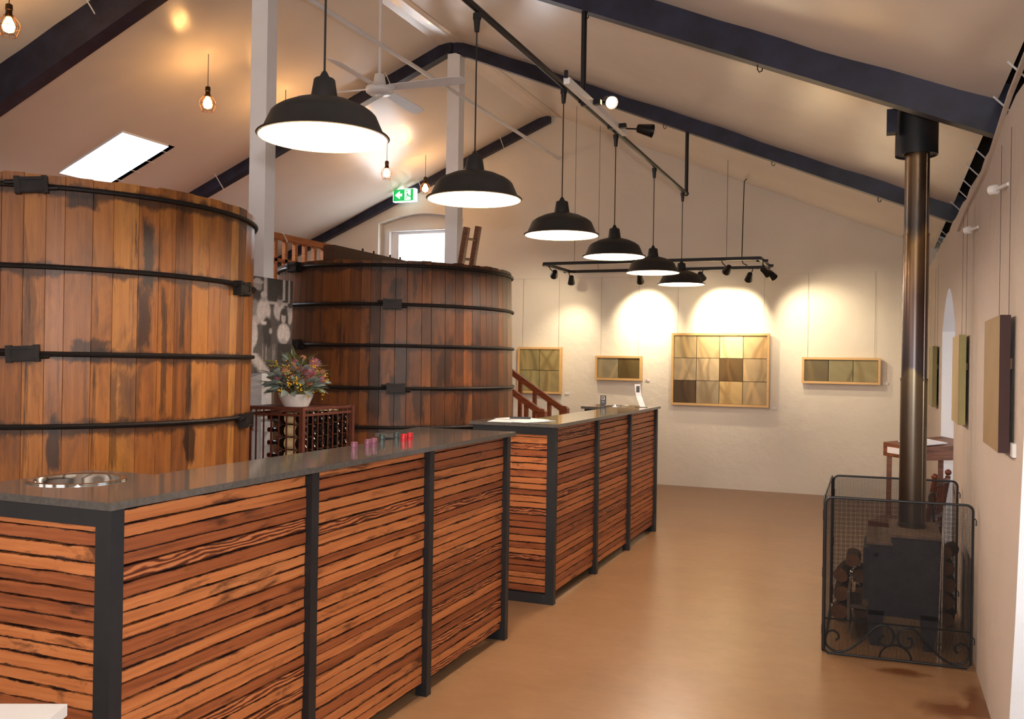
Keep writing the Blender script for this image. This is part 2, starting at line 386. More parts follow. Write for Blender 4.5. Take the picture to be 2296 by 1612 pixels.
M_SKYGLASS = emit('daylit_pane', (244, 250, 255), 2.2)
M_GREENSIGN = emit('lit_green_sign', (20, 170, 84), 0.9)
M_SIGNWHITE = emit('lit_white_sign', (240, 255, 250), 1.3)
M_PLASTIC = plain('white_plastic', (226, 226, 226), 0.4, 0, 0.02)
M_LOG = plain('rough_firewood', (62, 46, 34), 0.85, 0, 0.4, 14, 0.2, 0.4)
M_LOGCUT = plain('cut_firewood', (112, 72, 42), 0.8, 0, 0.3, 14)
def m_attr(name, rough=0.6):
    k = NT(name); a = k.n('ShaderNodeAttribute', attribute_name='Col'); n = k.noise(k.coord('Object'), 60, 3)
    k.set(k.mix(0.12, a.outputs['Color'], k.ramp(n, [(0.3, (0.5,)*3), (0.7, (1,)*3)]), 'MULTIPLY'), rough, 0, 0.3); return k.m
M_PAINT = m_attr('painted_panel'); M_PHOTO = m_attr('printed_photograph', 0.45)

# ================================================================== ROOM SHELL
XR, XL, YB, YF = 0.45, -8.55, 11.2, -3.5
RX, RZ, RK = -4.05, 4.73, 0.417
def zc(x): return RZ - RK * abs(x - RX)
def tess(outer, holes, to3):
    loops = [[Vector((u, v, 0)) for u, v in lp] for lp in [outer] + holes]
    pts = [p for lp in loops for p in lp]
    return [to3(p.x, p.y) for p in pts], [tuple(t) for t in tessellate_polygon(loops)]
def jag(pts, step, amp, axis, r):
    out = []
    for a, b in zip(pts[:-1], pts[1:]):
        L = math.dist(a, b); n = max(1, int(L/step))
        for i in range(n):
            t = i/n; p = [a[0]+(b[0]-a[0])*t, a[1]+(b[1]-a[1])*t]
            if i: p[axis] += r.uniform(-amp, amp)
            out.append(tuple(p))
    out.append(pts[-1]); return out

mb = MB().box(XL-0.5, XR+1.2, YF-0.3, YB+0.5, -0.1, 0.0)
fl = obj('floor', mb, M_FLOOR); meta(fl, 'tan polished concrete floor', 'floor', kind='structure')

# back wall: gable with an arched window recess
wb = structure('wall_back', (0,0,0), 'whitewashed gable end wall hung with paintings', 'wall')
AX0, AX1, AZ, AC = -6.62, -5.30, 3.41, 3.53
arch = [(AX0, 2.0)] + [(AX0 + (AX1-AX0)*i/12, AZ + (AC-AZ)*math.sin(PI*i/12)) for i in range(13)] + [(AX1, 2.0)]
outer = [(XL, 0), (XR+0.6, 0), (XR+0.6, zc(XR+0.6)+0.15), (RX, RZ+0.15), (XL, zc(XL)+0.15)]
mb = MB()
vs, fs = tess(outer, [arch], lambda u, v: (u, YB, v)); mb.add(vs, fs)
n = len(arch); mb.add([(u, YB, v) for u, v in arch] + [(u, YB+0.16, v) for u, v in arch], [(i, (i+1) % n, n+(i+1) % n, n+i) for i in range(n)])
obj('plaster_face', mb, M_WALL, wb)
# recess panel with rectangular glazed opening
GX0, GX1, GZ0, GZ1 = -6.38, -5.50, 2.15, 3.265
mb = MB(); vs, fs = tess(arch, [[(GX0, GZ0), (GX1, GZ0), (GX1, GZ1), (GX0, GZ1)]], lambda u, v: (u, YB+0.16, v)); mb.add(vs, fs)
g = [(GX0, GZ0), (GX1, GZ0), (GX1, GZ1), (GX0, GZ1)]
mb.add([(u, YB+0.16, v) for u, v in g] + [(u, YB+0.26, v) for u, v in g], [(i, (i+1) % 4, 4+(i+1) % 4, 4+i) for i in range(4)])
w1 = structure('window_1', (0,0,0), 'arched window recess high on the gable wall behind the vats', 'window')
obj('recess_panel', mb, M_WALL2, w1)
mb = MB().box(AX0+0.12, AX1-0.12, YB+0.10, YB+0.16, 3.305, 3.335); obj('transom', mb, M_WALL2, w1)
for x in (AX0+0.10, AX1-0.10): obj('window_jamb', MB().box(x-0.03, x+0.03, YB+0.09, YB+0.16, 2.0, 3.33), M_WALL2, w1)
obj('pane', MB().box(GX0, GX1, YB+0.27, YB+0.28, GZ0, GZ1), M_SKYGLASS, w1)

# right wall with doorway and arched opening
wr = structure('wall_right', (0,0,0), 'whitewashed stone side wall', 'wall')
rr = random.Random(3)
top = jag([(YB, 2.60), (7.0, 2.535), (3.0, 2.515), (YF, 2.52)], 0.22, 0.016, 1, rr)
outer = [(YF, 0), (YB, 0)] + top
door = [(2.2, 0.002), (3.88, 0.002), (3.70, 0.6), (3.56, 1.24), (3.42, 1.8), (3.36, 2.15), (2.2, 2.15)]
NY0, NY1 = 6.86, 8.30
nich = [(NY0, 0.002), (NY1, 0.002), (NY1, 1.80)] + [(NY1 - (NY1-NY0)*i/10, 1.80 + 0.30*math.sin(PI*i/10)) for i in range(1, 10)] + [(NY0, 1.80)]
mb = MB(); vs, fs = tess(outer, [door, nich], lambda u, v: (XR, u, v)); mb.add(vs, fs)
for lp in (top,):
    n = len(lp); mb.add([(XR, u, v) for u, v in lp] + [(XR+0.6, u, v) for u, v in lp], [(i, i+1, n+i+1, n+i) for i in range(n-1)])
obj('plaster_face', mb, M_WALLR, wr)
mb = MB()
for lp in (door, nich):
    n = len(lp); mb.add([(XR, u, v) for u, v in lp] + [(XR+0.56, u, v) for u, v in lp], [(i, (i+1) % n, n+(i+1) % n, n+i) for i in range(1, n)])
obj('reveal', mb, M_WALL2, wr)
obj('outer_face', MB().add([(XR+0.6, YF, 0), (XR+0.6, YB, 0), (XR+0.6, YB, 2.5), (XR+0.6, YF, 2.5)], [(0,1,2,3)]), M_WALL2, wr)
wl = obj('wall_left', MB().box(XL-0.3, XL, YF, YB, 0, zc(XL)+0.3), M_WALL); meta(wl, 'whitewashed side wall behind the vats', 'wall', kind='structure')
wf = obj('wall_front', MB().add([(XL, YF, 0), (XR+0.6, YF, 0), (XR+0.6, YF, zc(XR+.6)), (RX, YF, RZ), (XL, YF, zc(XL))], [(4,3,2,1,0)]), M_WALL); meta(wf, 'whitewashed gable wall behind the camera', 'wall', kind='structure')
# unseen windows added behind the camera as fill light; glazed doorway and glazed arch in the side wall
M_FILLGLASS = emit('glowing_fill_glass', (246, 244, 240), 0.8); M_DIMGLASS = emit('dim_frosted_glass', (214, 224, 240), 0.3)
for i, wx in enumerate((-6.8, -4.05, -1.3)):
    wn = structure('window_%d' % (i+4), (0,0,0), 'tall glowing window added for fill light in the wall behind the camera, %s' % ('by the vats', 'in the middle', 'by the side wall')[i], 'window')
    obj('pane', MB().box(wx-0.88, wx+0.88, YF+0.01, YF+0.02, 0.92, 2.98), M_FILLGLASS, wn)
    for x in (wx-0.92, wx, wx+0.92): obj('frame_bar', MB().box(x-0.035, x+0.035, YF+0.005, YF+0.06, 0.87, 3.03), M_WALL2, wn)
    for z in (0.89, 1.95, 3.01): obj('frame_bar', MB().box(wx-0.95, wx+0.95, YF+0.006, YF+0.05, z-0.03, z+0.03), M_WALL2, wn)
dn = structure('door_1', (0,0,0), 'daylit glazed doorway in the side wall', 'door')
obj('pane', MB().box(XR+0.575, XR+0.585, 2.22, 3.80, 0.02, 2.13), M_DIMGLASS, dn)
obj('stile', MB().box(XR+0.55, XR+0.59, 2.95, 3.03, 0.0, 2.14), M_WALL2, dn)
wn = structure('window_3', (0,0,0), 'tall arched daylit opening in the side wall behind the desk', 'window')
obj('pane', MB().box(XR+0.54, XR+0.55, NY0+0.01, NY1-0.01, 0.02, 2.05), M_DIMGLASS, wn)
# timber lath fixed along the head of the side wall
lath = [(3.2, 2.60), (4.0, 2.565), (4.9, 2.45), (6.0, 2.435), (6.6, 2.40)]
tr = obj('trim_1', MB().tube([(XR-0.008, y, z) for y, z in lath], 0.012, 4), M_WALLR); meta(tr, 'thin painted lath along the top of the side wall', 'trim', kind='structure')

# ceiling: lining sheets laced between rafters, dark roof boards above
ce = structure('ceiling', (0,0,0), 'pitched ceiling of pale lining sheets between dark rafters', 'ceiling')
RY = [-1.2, 1.95, 5.09, 8.24]
mb = MB()
for s in (-1, 1):
    xe = XR+0.75 if s > 0 else XL-0.2
    mb.add([(RX, YF, RZ+0.16), (xe, YF, zc(xe)+0.16), (xe, YB+0.1, zc(xe)+0.16), (RX, YB+0.1, RZ+0.16)], [(0,1,2,3)])
# the roof boards are open above the skylight shaft
mbL = MB(); SKX0, SKX1, SKY0, SKY1 = -7.50, -6.70, 6.60, 7.20
vs, fs = tess([(RX, YF), (XL-0.2, YF), (XL-0.2, YB+0.1), (RX, YB+0.1)], [[(SKX0, SKY0), (SKX1, SKY0), (SKX1, SKY1), (SKX0, SKY1)]], lambda u, v: (u, v, zc(u)+0.16)); mbL.add(vs, fs)
mbR = MB(); xe = XR+0.75; mbR.add([(RX, YF, RZ+0.16), (xe, YF, zc(xe)+0.16), (xe, YB+0.1, zc(xe)+0.16), (RX, YB+0.1, RZ+0.16)], [(0,1,2,3)])
obj('roof_boards', mbL, M_VOID, ce); obj('roof_boards', mbR, M_VOID, ce)
def sheet(x0, x1, y0, y1, nx=26, ny=26, sag=0.035, r=random.Random(5)):
    ph = r.uniform(0, 6)
    mb = MB(); vs = []
    for j in range(ny+1):
        v = j/ny
        for i in range(nx+1):
            u = i/nx; x = x0+(x1-x0)*u; y = y0+(y1-y0)*v
            e = min(v, 1-v)
            z = zc(x) - sag*math.sin(PI*v)*math.sin(PI*min(1, u*1.05))
            z += 0.004*math.sin(u*46+ph)*math.exp(-e*16) + 0.006*math.sin(u*17+ph*2)*math.exp(-e*10)
            vs.append((x, y, z))
    return mb.add(vs, [(j*(nx+1)+i, j*(nx+1)+i+1, (j+1)*(nx+1)+i+1, (j+1)*(nx+1)+i) for j in range(ny) for i in range(nx)])
edges = [YF] + RY + [YB]
for a, b in zip(edges[:-1], edges[1:]):
    obj('ceiling_sheet', sheet(RX+0.10, XR+0.06, a+0.06, b+(0.0 if b < YB else 0.06)), M_CEIL, ce, smooth=True)
for a, b in zip(edges[:-1], edges[1:]):
    y0 = a + (0.17 if a > 0 else 0.06)
    if a < 6 < b:      # bay with the skylight: flat sheet with a cut-out
        mb = MB(); vs, fs = tess([(RX-0.10, y0), (XL-0.02, y0), (XL-0.02, b), (RX-0.10, b)], [[(SKX0, SKY0), (SKX1, SKY0), (SKX1, SKY1+0.09), (SKX0, SKY1+0.09)]], lambda u, v: (u, v, zc(u))); mb.add(vs, fs)
        obj('ceiling_sheet', mb, M_CEIL, ce)
    else:
        obj('ceiling_sheet', sheet(RX-0.10, XL-0.02, y0, b+(0.0 if b < YB else 0.06)), M_CEIL, ce, smooth=True)
mb = MB()
for a, b in zip(edges[:-1], edges[1:]):
    pr = [(RX-0.13, zc(RX-0.13)-0.004), (RX-0.05, RZ-0.045), (RX+0.05, RZ-0.045), (RX+0.13, zc(RX+0.13)-0.004)]
    mb = MB().add([(x, a+0.05, z) for x, z in pr] + [(x, b, z) for x, z in pr], [(i, i+1, 4+i+1, 4+i) for i in range(3)])
    obj('ridge_strip', mb, M_CEIL, ce)
def rafter(y, t, d, side, mat=M_BEAM, up=0.10):
    xe = XR+0.45 if side > 0 else XL+0.02
    p = [(RX, RZ+up), (xe, zc(xe)+up), (xe, zc(xe)-d), (RX, RZ-d)]
    return MB().add([(x, y, z) for x, z in p] + [(x, y+t, z) for x, z in p], [(0,1,2,3), (7,6,5,4)] + [(i, 4+i, 4+(i+1) % 4, (i+1) % 4) for i in range(4)])
for y in RY:
    obj('rafter', rafter(y, 0.09, 0.17 if y < 6 else 0.135, 1), M_BEAM, ce)
    obj('rafter', rafter(y-0.02, 0.13 if y < 6 else 0.10, 0.30 if y < 6 else 0.13, -1), M_BEAM, ce)
obj('rafter', rafter(YB-0.09, 0.08, 0.12, -1), M_BEAM, ce)
# dark wall plate in the gap above the side wall
obj('wall_plate', MB().box(XR+0.16, XR+0.34, YF, YB, 2.50, 2.74), M_BEAM, ce)
obj('eaves_board', MB().box(XR+0.50, XR+0.54, YF, YB, 2.45, 2.98), M_VOID, ce)
# white wire ties lacing the sheet edge to the wall head
for y in (3.75, 4.45, 5.0, 6.1, 6.6, 7.05, 7.45, 8.05, 8.75, 9.6, 10.3):
    obj('sheet_tie', MB().cyl((XR+0.03, y, zc(XR+0.03)-0.012), (XR+0.12, y+0.02, 2.74), 0.0045, n=5), M_PLASTIC, ce)
for x, y, s in ((-5.45, 5.07, 1), (-4.98, 5.20, -1), (-6.9, 8.22, 1), (-4.75, 8.22, 1), (-5.9, 11.1, 1), (-4.7, 11.1, 1)):
    obj('sheet_tie', MB().cyl((x, y-0.10, zc(x)-0.01), (x+0.02, y+0.04, zc(x)-0.17), 0.005, n=5), M_PLASTIC, ce)
# skylight shaft
w2 = structure('window_2', (0,0,0), 'rectangular roof skylight above the golden vat', 'window')
def zk(x, h): return zc(x) + h
q = [(SKX0, SKY0), (SKX1, SKY0), (SKX1, SKY1), (SKX0, SKY1)]
obj('shaft', MB().add([(x, y, zk(x, -0.02)) for x, y in q] + [(x, y, zk(x, 0.18)) for x, y in q], [(i, (i+1) % 4, 4+(i+1) % 4, 4+i) for i in range(4)]), M_WHITE, w2)
obj('pane', MB().add([(x, y, zk(x, 0.17)) for x, y in q], [(0,1,2,3)]), M_SKYGLASS, w2)
obj('sash', MB().bar((SKX0, SKY0+0.13, zk(SKX0, 0.14)), (SKX1, SKY0+0.13, zk(SKX1, 0.14)), 0.025, 0.03), M_WHITE, w2)
obj('sash', MB().bar((SKX0+0.12, SKY0, zk(SKX0+0.12, 0.14)), (SKX0+0.12, SKY1, zk(SKX0+0.12, 0.14)), 0.025, 0.03), M_WHITE, w2)
for i in range(4):
    x = SKX0+0.1+0.2*i; obj('sheet_tie', MB().cyl((x, SKY1-0.02, zc(x)-0.012), (x, SKY1+0.13, zc(x)-0.012), 0.005, n=5), M_PLASTIC, w2)

# white ridge posts
p1 = solo('support_post', MB().box(-4.10, -3.965, 5.18, 5.29, 0, 4.58), M_WHITE, 'white square timber post behind the hanging photograph, nearest to the golden vat', 'post')
p2 = solo('support_post', MB().box(-4.10, -3.965, 8.24, 8.36, 0, 4.58), M_WHITE, 'white square timber post rising behind the dark vat', 'post')

# ================================================================== BAR COUNTERS
CX = -1.86
def slat_mesh(L, h, r, name):
    nseg = 7; mb = MB(); tops = []; bots = []
    for i in range(nseg+1):
        tops.append(h/2 + r.uniform(-0.0030, 0.0012)); bots.append(-h/2 + r.uniform(-0.0012, 0.0030))
    vs = []
    for i in range(nseg+1):
        x = -L/2 + L*i/nseg; dy = r.uniform(-0.0015, 0.0015)
        vs += [(x, -0.009+dy, bots[i]), (x, -0.009+dy, tops[i]), (x, 0.009, tops[i]), (x, 0.009, bots[i])]
    fs = [(i*4+k, (i+1)*4+k, (i+1)*4+(k+1) % 4, i*4+(k+1) % 4) for i in range(nseg) for k in range(4)]
    fs = [tuple(reversed(f)) for f in fs] + [(0,1,2,3), (nseg*4+3, nseg*4+2, nseg*4+1, nseg*4)]
    me = bpy.data.meshes.new(name); me.from_pydata(vs, [], fs); me.materials.append(M_SLAT); me.update(); return me
sr = random.Random(21)
SL = 0.859
SLATS = [slat_mesh(SL, 0.0395 + sr.uniform(-0.002, 0.002), sr, 'slat') for _ in range(14)]
def counter(y0, label):
    t = thing('bar_counter', (-2.15, y0+1.37, 0), label, 'bar counter')
    posts = [y0 + 0.905*i for i in range(4)]
    for y in posts:
        obj('post', MB().box(CX-0.055, CX, y, y+0.044, 0, 1.094), M_BLACK, t)
    for y in (y0, y0+2.715):
        obj('post', MB().box(-2.42, -2.365, y, y+0.044, 0, 1.094), M_BLACK, t)
        obj('end_rail', MB().box(-2.365, CX-0.055, y, y+0.044, 1.046, 1.094), M_BLACK, t)
        obj('end_rail', MB().box(-2.365, CX-0.055, y, y+0.044, 0.0, 0.062), M_BLACK, t)
    obj('backing_board', MB().box(CX-0.056, CX-0.047, y0+0.044, y0+2.715, 0.055, 1.094), M_BACK, t)
    obj('end_backing_board', MB().box(-2.365, CX-0.056, y0+0.036, y0+0.043, 0.062, 1.046), M_BACK, t)
    obj('toe_rail', MB().box(CX-0.16, CX-0.13, y0+0.044, y0+2.715, 0.0, 0.09), M_BLACK, t)
    obj('shelf', MB().box(-2.14, CX-0.06, y0+0.05, y0+2.71, 0.50, 0.53), M_BACK, t)
    obj('rear_rail', MB().box(-2.16, -2.12, y0+0.44, y0+2.35, 1.046, 1.094), M_BLACK, t)
    for yy in (y0+0.40, y0+2.35): obj('wing_rail', MB().box(-2.42, -2.12, yy, yy+0.04, 1.046, 1.094), M_BLACK, t)
    for yy in (y0+0.40, y0+2.35): obj('post', MB().box(-2.42, -2.375, yy, yy+0.04, 0, 1.046), M_BLACK, t)
    def put(world, rz, sx, hs):
        me = sr.choice(SLATS); o = bpy.data.objects.new('slat', me); link(o); o.parent = t
        o.location = Vector(world) - OFF[t.name]; o.rotation_euler = (0, 0, rz + (PI if False else 0)); o.scale = (sx * sr.choice((1, 1)), 1, hs)
    for k in range(3):
        z = 0.058
        while z < 1.085:
            h = 0.0395*sr.uniform(0.86, 1.16)
            if z + h > 1.094: h = 1.094 - z
            if h < 0.012: break
            put((CX-0.034+sr.uniform(-0.004, 0.003), posts[k]+0.044+0.4305, z+h/2), PI/2, 1.0, h/0.0428)
            z += h
    z = 0.064
    while z < 1.038:
        h = 0.0395*sr.uniform(0.86, 1.16)
        if z + h > 1.045: h = 1.045 - z
        if h < 0.012: break
        put((-2.14, y0+0.024+sr.uniform(-0.003, 0.003), z+h/2), 0.0, 0.448/SL, h/0.0428)
        z += h
    return t
def worktop(y0, label, hole):
    hx, hy, hr = hole; n = 40; z0, z1 = 1.095, 1.1155
    out = [(-2.44, y0-0.018), (-1.846, y0-0.018), (-1.846, y0+2.80), (-2.44, y0+2.80), (-2.44, y0+2.31), (-2.175, y0+2.31), (-2.175, y0+0.48), (-2.44, y0+0.48)]
    cir = [(hx+hr*math.cos(2*PI*i/n), hy+hr*math.sin(2*PI*i/n)) for i in range(n)]
    mb = MB(); vs, fs = tess(out, [cir], lambda u, v: (u, v, z1)); mb.add(vs, fs)
    vs, fs = tess(out, [cir], lambda u, v: (u, v, z0)); mb.add(vs, [tuple(reversed(f)) for f in fs])
    for lp in (out, cir):
        m = len(lp); mb.add([(u, v, z0) for u, v in lp]+[(u, v, z1) for u, v in lp], [(i, (i+1) % m, m+(i+1) % m, m+i) for i in range(m)])
    return solo('worktop', mb, M_STONE, label, 'worktop')
C1Y, C2Y = 1.817, 5.31
counter(C1Y, 'bar counter clad in reclaimed slats, nearest, below the purple and red bottle caps')
counter(C2Y, 'bar counter clad in reclaimed slats, farther, beside the staircase')
worktop(C1Y, 'polished dark stone top of the nearest bar counter, holding the bottle caps', (-2.278, 2.09, 0.132))
worktop(C2Y, 'polished dark stone top of the farther bar counter, holding papers and leaflets', (-2.20, 7.90, 0.110))

# ================================================================== VATS
def stave_mesh(T, ang, zt, name):
    a = ang/2; prof = [(-a, -0.045), (a, -0.045), (a, -0.004), (a*0.965, 0.0), (-a*0.965, 0.0), (-a, -0.004)]
    vs = []
    for z in (0.0, zt):
        R = T['r'] + T['tp']*(z-1.5)
        for t, dr in prof: vs.append(((R+dr)*math.cos(t), (R+dr)*math.sin(t), z))
    fs = [(i, (i+1) % 6, 6+(i+1) % 6, 6+i) for i in range(6)] + [(5,4,3,2,1,0), (6,7,8,9,10,11)]
    me = bpy.data.meshes.new(name); me.from_pydata(vs, [], fs); me.materials.append(T['mat']); me.update(); return me
def vat(T, mat, label, lugs, seed):
    r = random.Random(seed); T['mat'] = mat
    t = thing('wine_vat', (T['c'][0], T['c'][1], 0), label, 'vat')
    angs = [math.radians(d) for d in (4.3, 5.0, 5.7, 6.5)]
    ms = [stave_mesh(T, a, T['top'], 'stave') for a in angs]
    seq = []; tot = 0
    while tot < 2*PI - math.radians(3): i = r.randrange(4); seq.append(i); tot += angs[i]
    sc = 2*PI/tot; a = 0
    for i in seq:
        w_ = angs[i]*sc; o = bpy.data.objects.new('stave', ms[i]); link(o); o.parent = t
        o.rotation_euler = (0, 0, a + w_/2); o.location = (0, 0, r.uniform(-0.010, 0.0)); a += w_
    cx, cy = T['c']
    for hz in T['hoops']:
        R = T['r'] + T['tp']*(hz-1.5) + 0.009
        obj('hoop', MB().tube([(cx+R*math.cos(2*PI*i/96), cy+R*math.sin(2*PI*i/96), hz) for i in range(96)], 0.0125, 8, closed=True), M_HOOP, t, smooth=True)
    for hz, deg, tilt in lugs:
        R = T['r'] + T['tp']*(hz-1.5) + 0.022; th = math.radians(deg)
        e = Vector((math.cos(th), math.sin(th), 0)); s = Vector((-math.sin(th), math.cos(th), 0)); z = Vector((0, 0, 1))
        c = Vector((cx, cy, hz)) + e*R
        s2 = s*math.cos(tilt) + z*math.sin(tilt); z2 = z*math.cos(tilt) - s*math.sin(tilt)
        mb = MB().obox(c, s2*0.052, e*0.020, z2*0.036)
        mb.obox(c+s2*0.058, s2*0.012, e*0.024, z2*0.040).obox(c-s2*0.058, s2*0.012, e*0.024, z2*0.040)
        mb.obox(c+z2*0.026+e*0.012, s2*0.05, e*0.016, z2*0.006).obox(c-z2*0.026+e*0.012, s2*0.05, e*0.016, z2*0.006)
        mb.cyl(c-s2*0.11+z2*0.016, c+s2*0.0+z2*0.016, 0.012, n=8).cyl(c+s2*0.0-z2*0.016, c+s2*0.11-z2*0.016, 0.012, n=8)
        obj('hoop_lug', mb, M_HOOP, t)
    obj('lid', MB().lathe([(0.001, 0), (T['r']-0.06, 0)], (cx, cy, T['top']-0.10), 48), mat, t)
    return t
v1 = vat(T1, M_ST1, 'huge golden-brown timber wine vat with black iron hoops behind the nearest counter', [(2.283, -48.2, 0.10), (1.499, -49.5, 0.06), (1.885, 16, 0), (1.135, 22, 0)], 4)
v2 = vat(T2, M_ST2, 'huge dark-stained timber wine vat with black iron hoops below the ceiling fan', [(2.212, -114, -0.05), (1.603, -111, 0), (1.916, -62.5, 0.0), (1.281, -60.5, 0.0)], 9)
# old beam lying across the dark vat, with iron bolts
t = thing('vat_beam', (-4.09, 6.9, 2.24), 'thick brown beam with bolts lying across the top of the dark vat', 'beam')
obj('timber', MB().box(-4.14, -4.04, 6.16, 7.62, 2.256, 2.40), M_OLDBEAM, t)
for y in (6.62, 6.80, 7.08, 7.26): obj('bolt', MB().cyl((-4.06, y, 2.39), (-4.06, y, 2.425), 0.008, n=6), M_HOOP, t)
# ladder standing in the dark vat
t = thing('ladder', (-3.55, 7.52, 1.2), 'short brown wooden ladder poking out of the dark vat', 'ladder')
for y in (7.40, 7.66):
    k = y/7.40; xa, xb, zt_ = (-3.511, -3.463, 2.69) if y < 7.5 else (-3.5205, -3.468, 2.735)
    a = Vector((xa-0.05, y, 2.1)); b = Vector((xb, y, zt_))
    obj('stile', MB().bar(a, b, 0.05, 0.045, up=(1,0,0)), M_LADDER, t)
for z in (2.30, 2.42, 2.60):
    f = (z-2.4)/0.3; obj('rung', MB().cyl((-3.511+0.048*f, 7.40, z-0.01), (-3.5205+0.05*f, 7.66, z+0.01), 0.011, n=8), M_LADDER, t)

# ================================================================== STAIR, PLATFORM AND BALUSTRADES
t = thing('staircase', (-4.5, 9.2, 0), 'red-brown timber staircase with handrails climbing behind the dark vat', 'staircase')
SX0, SLP = -3.25, 0.65
for y in (8.84, 9.55):
    nw = obj('newel', MB().box(SX0-0.045, SX0+0.045, y-0.045, y+0.045, 0, 0.985), M_RAIL, t)
    obj('newel_cap', MB().add([(SX0-.05,y-.05,.985),(SX0+.05,y-.05,.985),(SX0+.05,y+.05,.985),(SX0-.05,y+.05,.985),(SX0-.02,y-.02,1.015),(SX0+.02,y-.02,1.015),(SX0+.02,y+.02,1.015),(SX0-.02,y+.02,1.015)],[(0,3,2,1),(4,5,6,7),(0,1,5,4),(1,2,6,5),(2,3,7,6),(3,0,4,7)]), M_RAIL, nw)
    L = 2.4
    obj('handrail', MB().bar((SX0, y, 0.965), (SX0-L, y, 0.965+L*SLP), 0.055, 0.06), M_RAIL, t)
    obj('stringer', MB().bar((SX0, y, 0.10), (SX0-L, y, 0.10+L*SLP), 0.04, 0.20), M_RAIL, t)
    for i in range(1, 14):
        x = SX0 - 0.175*i
        obj('baluster', MB().box(x-0.02, x+0.02, y-0.02, y+0.02, 0.10+(SX0-x)*SLP, 0.955+(SX0-x)*SLP), M_RAIL, t)
for i in range(10):
    x = SX0 - 0.06 - 0.25*i; z = 0.17*(i+1)
    obj('tread', MB().box(x-0.27, x, 8.86, 9.53, z-0.035, z), M_RAIL, t)
t = thing('platform', (-7.0, 8.0, 0), 'timber platform behind the vats', 'platform')
obj('deck', MB().box(-8.5, -5.66, 6.2, 10.6, 1.76, 1.82), M_RAIL, t)
for x, y in ((-5.75, 6.3), (-5.75, 8.6), (-8.4, 6.3), (-8.4, 10.5), (-5.75, 10.5)):
    obj('leg', MB().box(x-0.05, x+0.05, y-0.05, y+0.05, 0, 1.76), M_RAIL, t)
t = thing('balustrade', (-5.6, 7.7, 1.82), 'orange-brown slatted timber railing beyond the two vats', 'railing')
obj('top_rail', MB().box(-5.635, -5.565, 6.9, 8.78, 2.675, 2.735), M_RAIL2, t)
obj('lower_rail', MB().box(-5.62, -5.58, 6.9, 8.78, 2.455, 2.485), M_RAIL2, t)
for i in range(11):
    y = 6.98 + 0.168*i; obj('baluster', MB().box(-5.62, -5.58, y-0.022, y+0.022, 1.82, 2.675), M_RAIL2, t)
obj('string_knot', MB().tube([(-5.56, 7.56, 2.74), (-5.56, 7.60, 2.70), (-5.555, 7.63, 2.66)], 0.006, 5), M_PLASTIC, t)

# ================================================================== PENDANT LAMPS ON THEIR RAIL
LX, LZ, RAILZ = -1.68, 2.21, 3.05
LY = [2.49, 3.66, 4.84, 5.92, 7.03, 8.12]
def make_pendant(y, label):
    t = thing('pendant_lamp', (LX, y, LZ), label, 'pendant lamp', 'black pendant lamps over the bar')
    c = (LX, y, LZ)
    out = [(0.2085, 0.0), (0.2125, 0.003), (0.2085, 0.007), (0.198, 0.008), (0.194, 0.013), (0.173, 0.060), (0.168, 0.071), (0.158, 0.081), (0.14, 0.093), (0.10, 0.111), (0.06, 0.122), (0.04, 0.126)]
    obj('shade', MB().lathe(out, c, 48), M_LAMP, t, smooth=True)
    inn = [(0.2085, 0.0), (0.196, 0.004), (0.191, 0.012), (0.170, 0.059), (0.155, 0.079), (0.10, 0.108), (0.03, 0.122)]
    obj('shade_lining', MB().lathe(inn, c, 48), M_LAMPIN, t, smooth=True)
    obj('shade_lip', MB().tube([(c[0]+0.205*math.cos(2*PI*i/48), c[1]+0.205*math.sin(2*PI*i/48), c[2]-0.0005) for i in range(48)], 0.0022, 5, closed=True), M_RIM, t)
    obj('cap', MB().lathe([(0.0445, 0.122), (0.043, 0.130), (0.034, 0.186), (0.030, 0.190), (0.012, 0.191)], c, 24), M_LAMP, t, smooth=True)
    obj('cord_grip', MB().lathe([(0.018, 0.189), (0.016, 0.196), (0.009, 0.210), (0.004, 0.216)], c, 16), M_LAMP, t, smooth=True)
    obj('cord', MB().cyl((LX, y, LZ+0.21), (LX, y, RAILZ-0.09), 0.0035, n=6), M_CORD, t)
    cl = obj('clamp', MB().cyl((LX, y, RAILZ-0.10), (LX, y, RAILZ-0.045), 0.011, 0.016, n=10).cyl((LX, y, RAILZ-0.045), (LX, y, RAILZ-0.02), 0.019, n=10), M_TRACK, t)
    obj('bulb', MB().sphere((LX, y, LZ+0.085), 0.030, 14, 10), M_LBULB, t, smooth=True)
    l = light('pendant_light', 'POINT', (0, 0, 0.03), P_PEND, WARM, None, 0.035); l.parent = t
    return t
which = ['largest in view, farthest left in the row of pendants', 'second from the left in the row of pendants', 'third from the left in the row of pendants', 'fourth from the left in the row of pendants', 'fifth from the left in the row of pendants', 'smallest in view, farthest right in the row of pendants']
for y, s_ in zip(LY, which): make_pendant(y, 'black dome pendant lamp, ' + s_)
t = thing('lamp_rail', (LX, 5.0, RAILZ), 'long black pipe rail carrying the pendant lamps', 'light rail')
obj('pipe', MB().tube([(LX, 0.6, RAILZ), (LX, 8.28, RAILZ)], 0.0165, 10), M_TRACK, t, smooth=True)
zr1 = zc(LX) - 0.165; zr2 = zc(LX) - 0.13
obj('hanger', MB().tube([(LX+0.02, 5.13, RAILZ), (LX+0.02, 5.13, zr1)], 0.0165, 10), M_TRACK, t)
obj('hanger', MB().tube([(LX, 8.28, RAILZ), (LX, 8.28, zr2)], 0.0165, 10), M_TRACK, t)
obj('hanger', MB().tube([(LX, 1.99, RAILZ), (LX, 1.99, zr1)], 0.0165, 10), M_TRACK, t)
obj('elbow', MB().sphere((LX, 8.28, RAILZ), 0.024, 10, 8), M_TRACK, t)
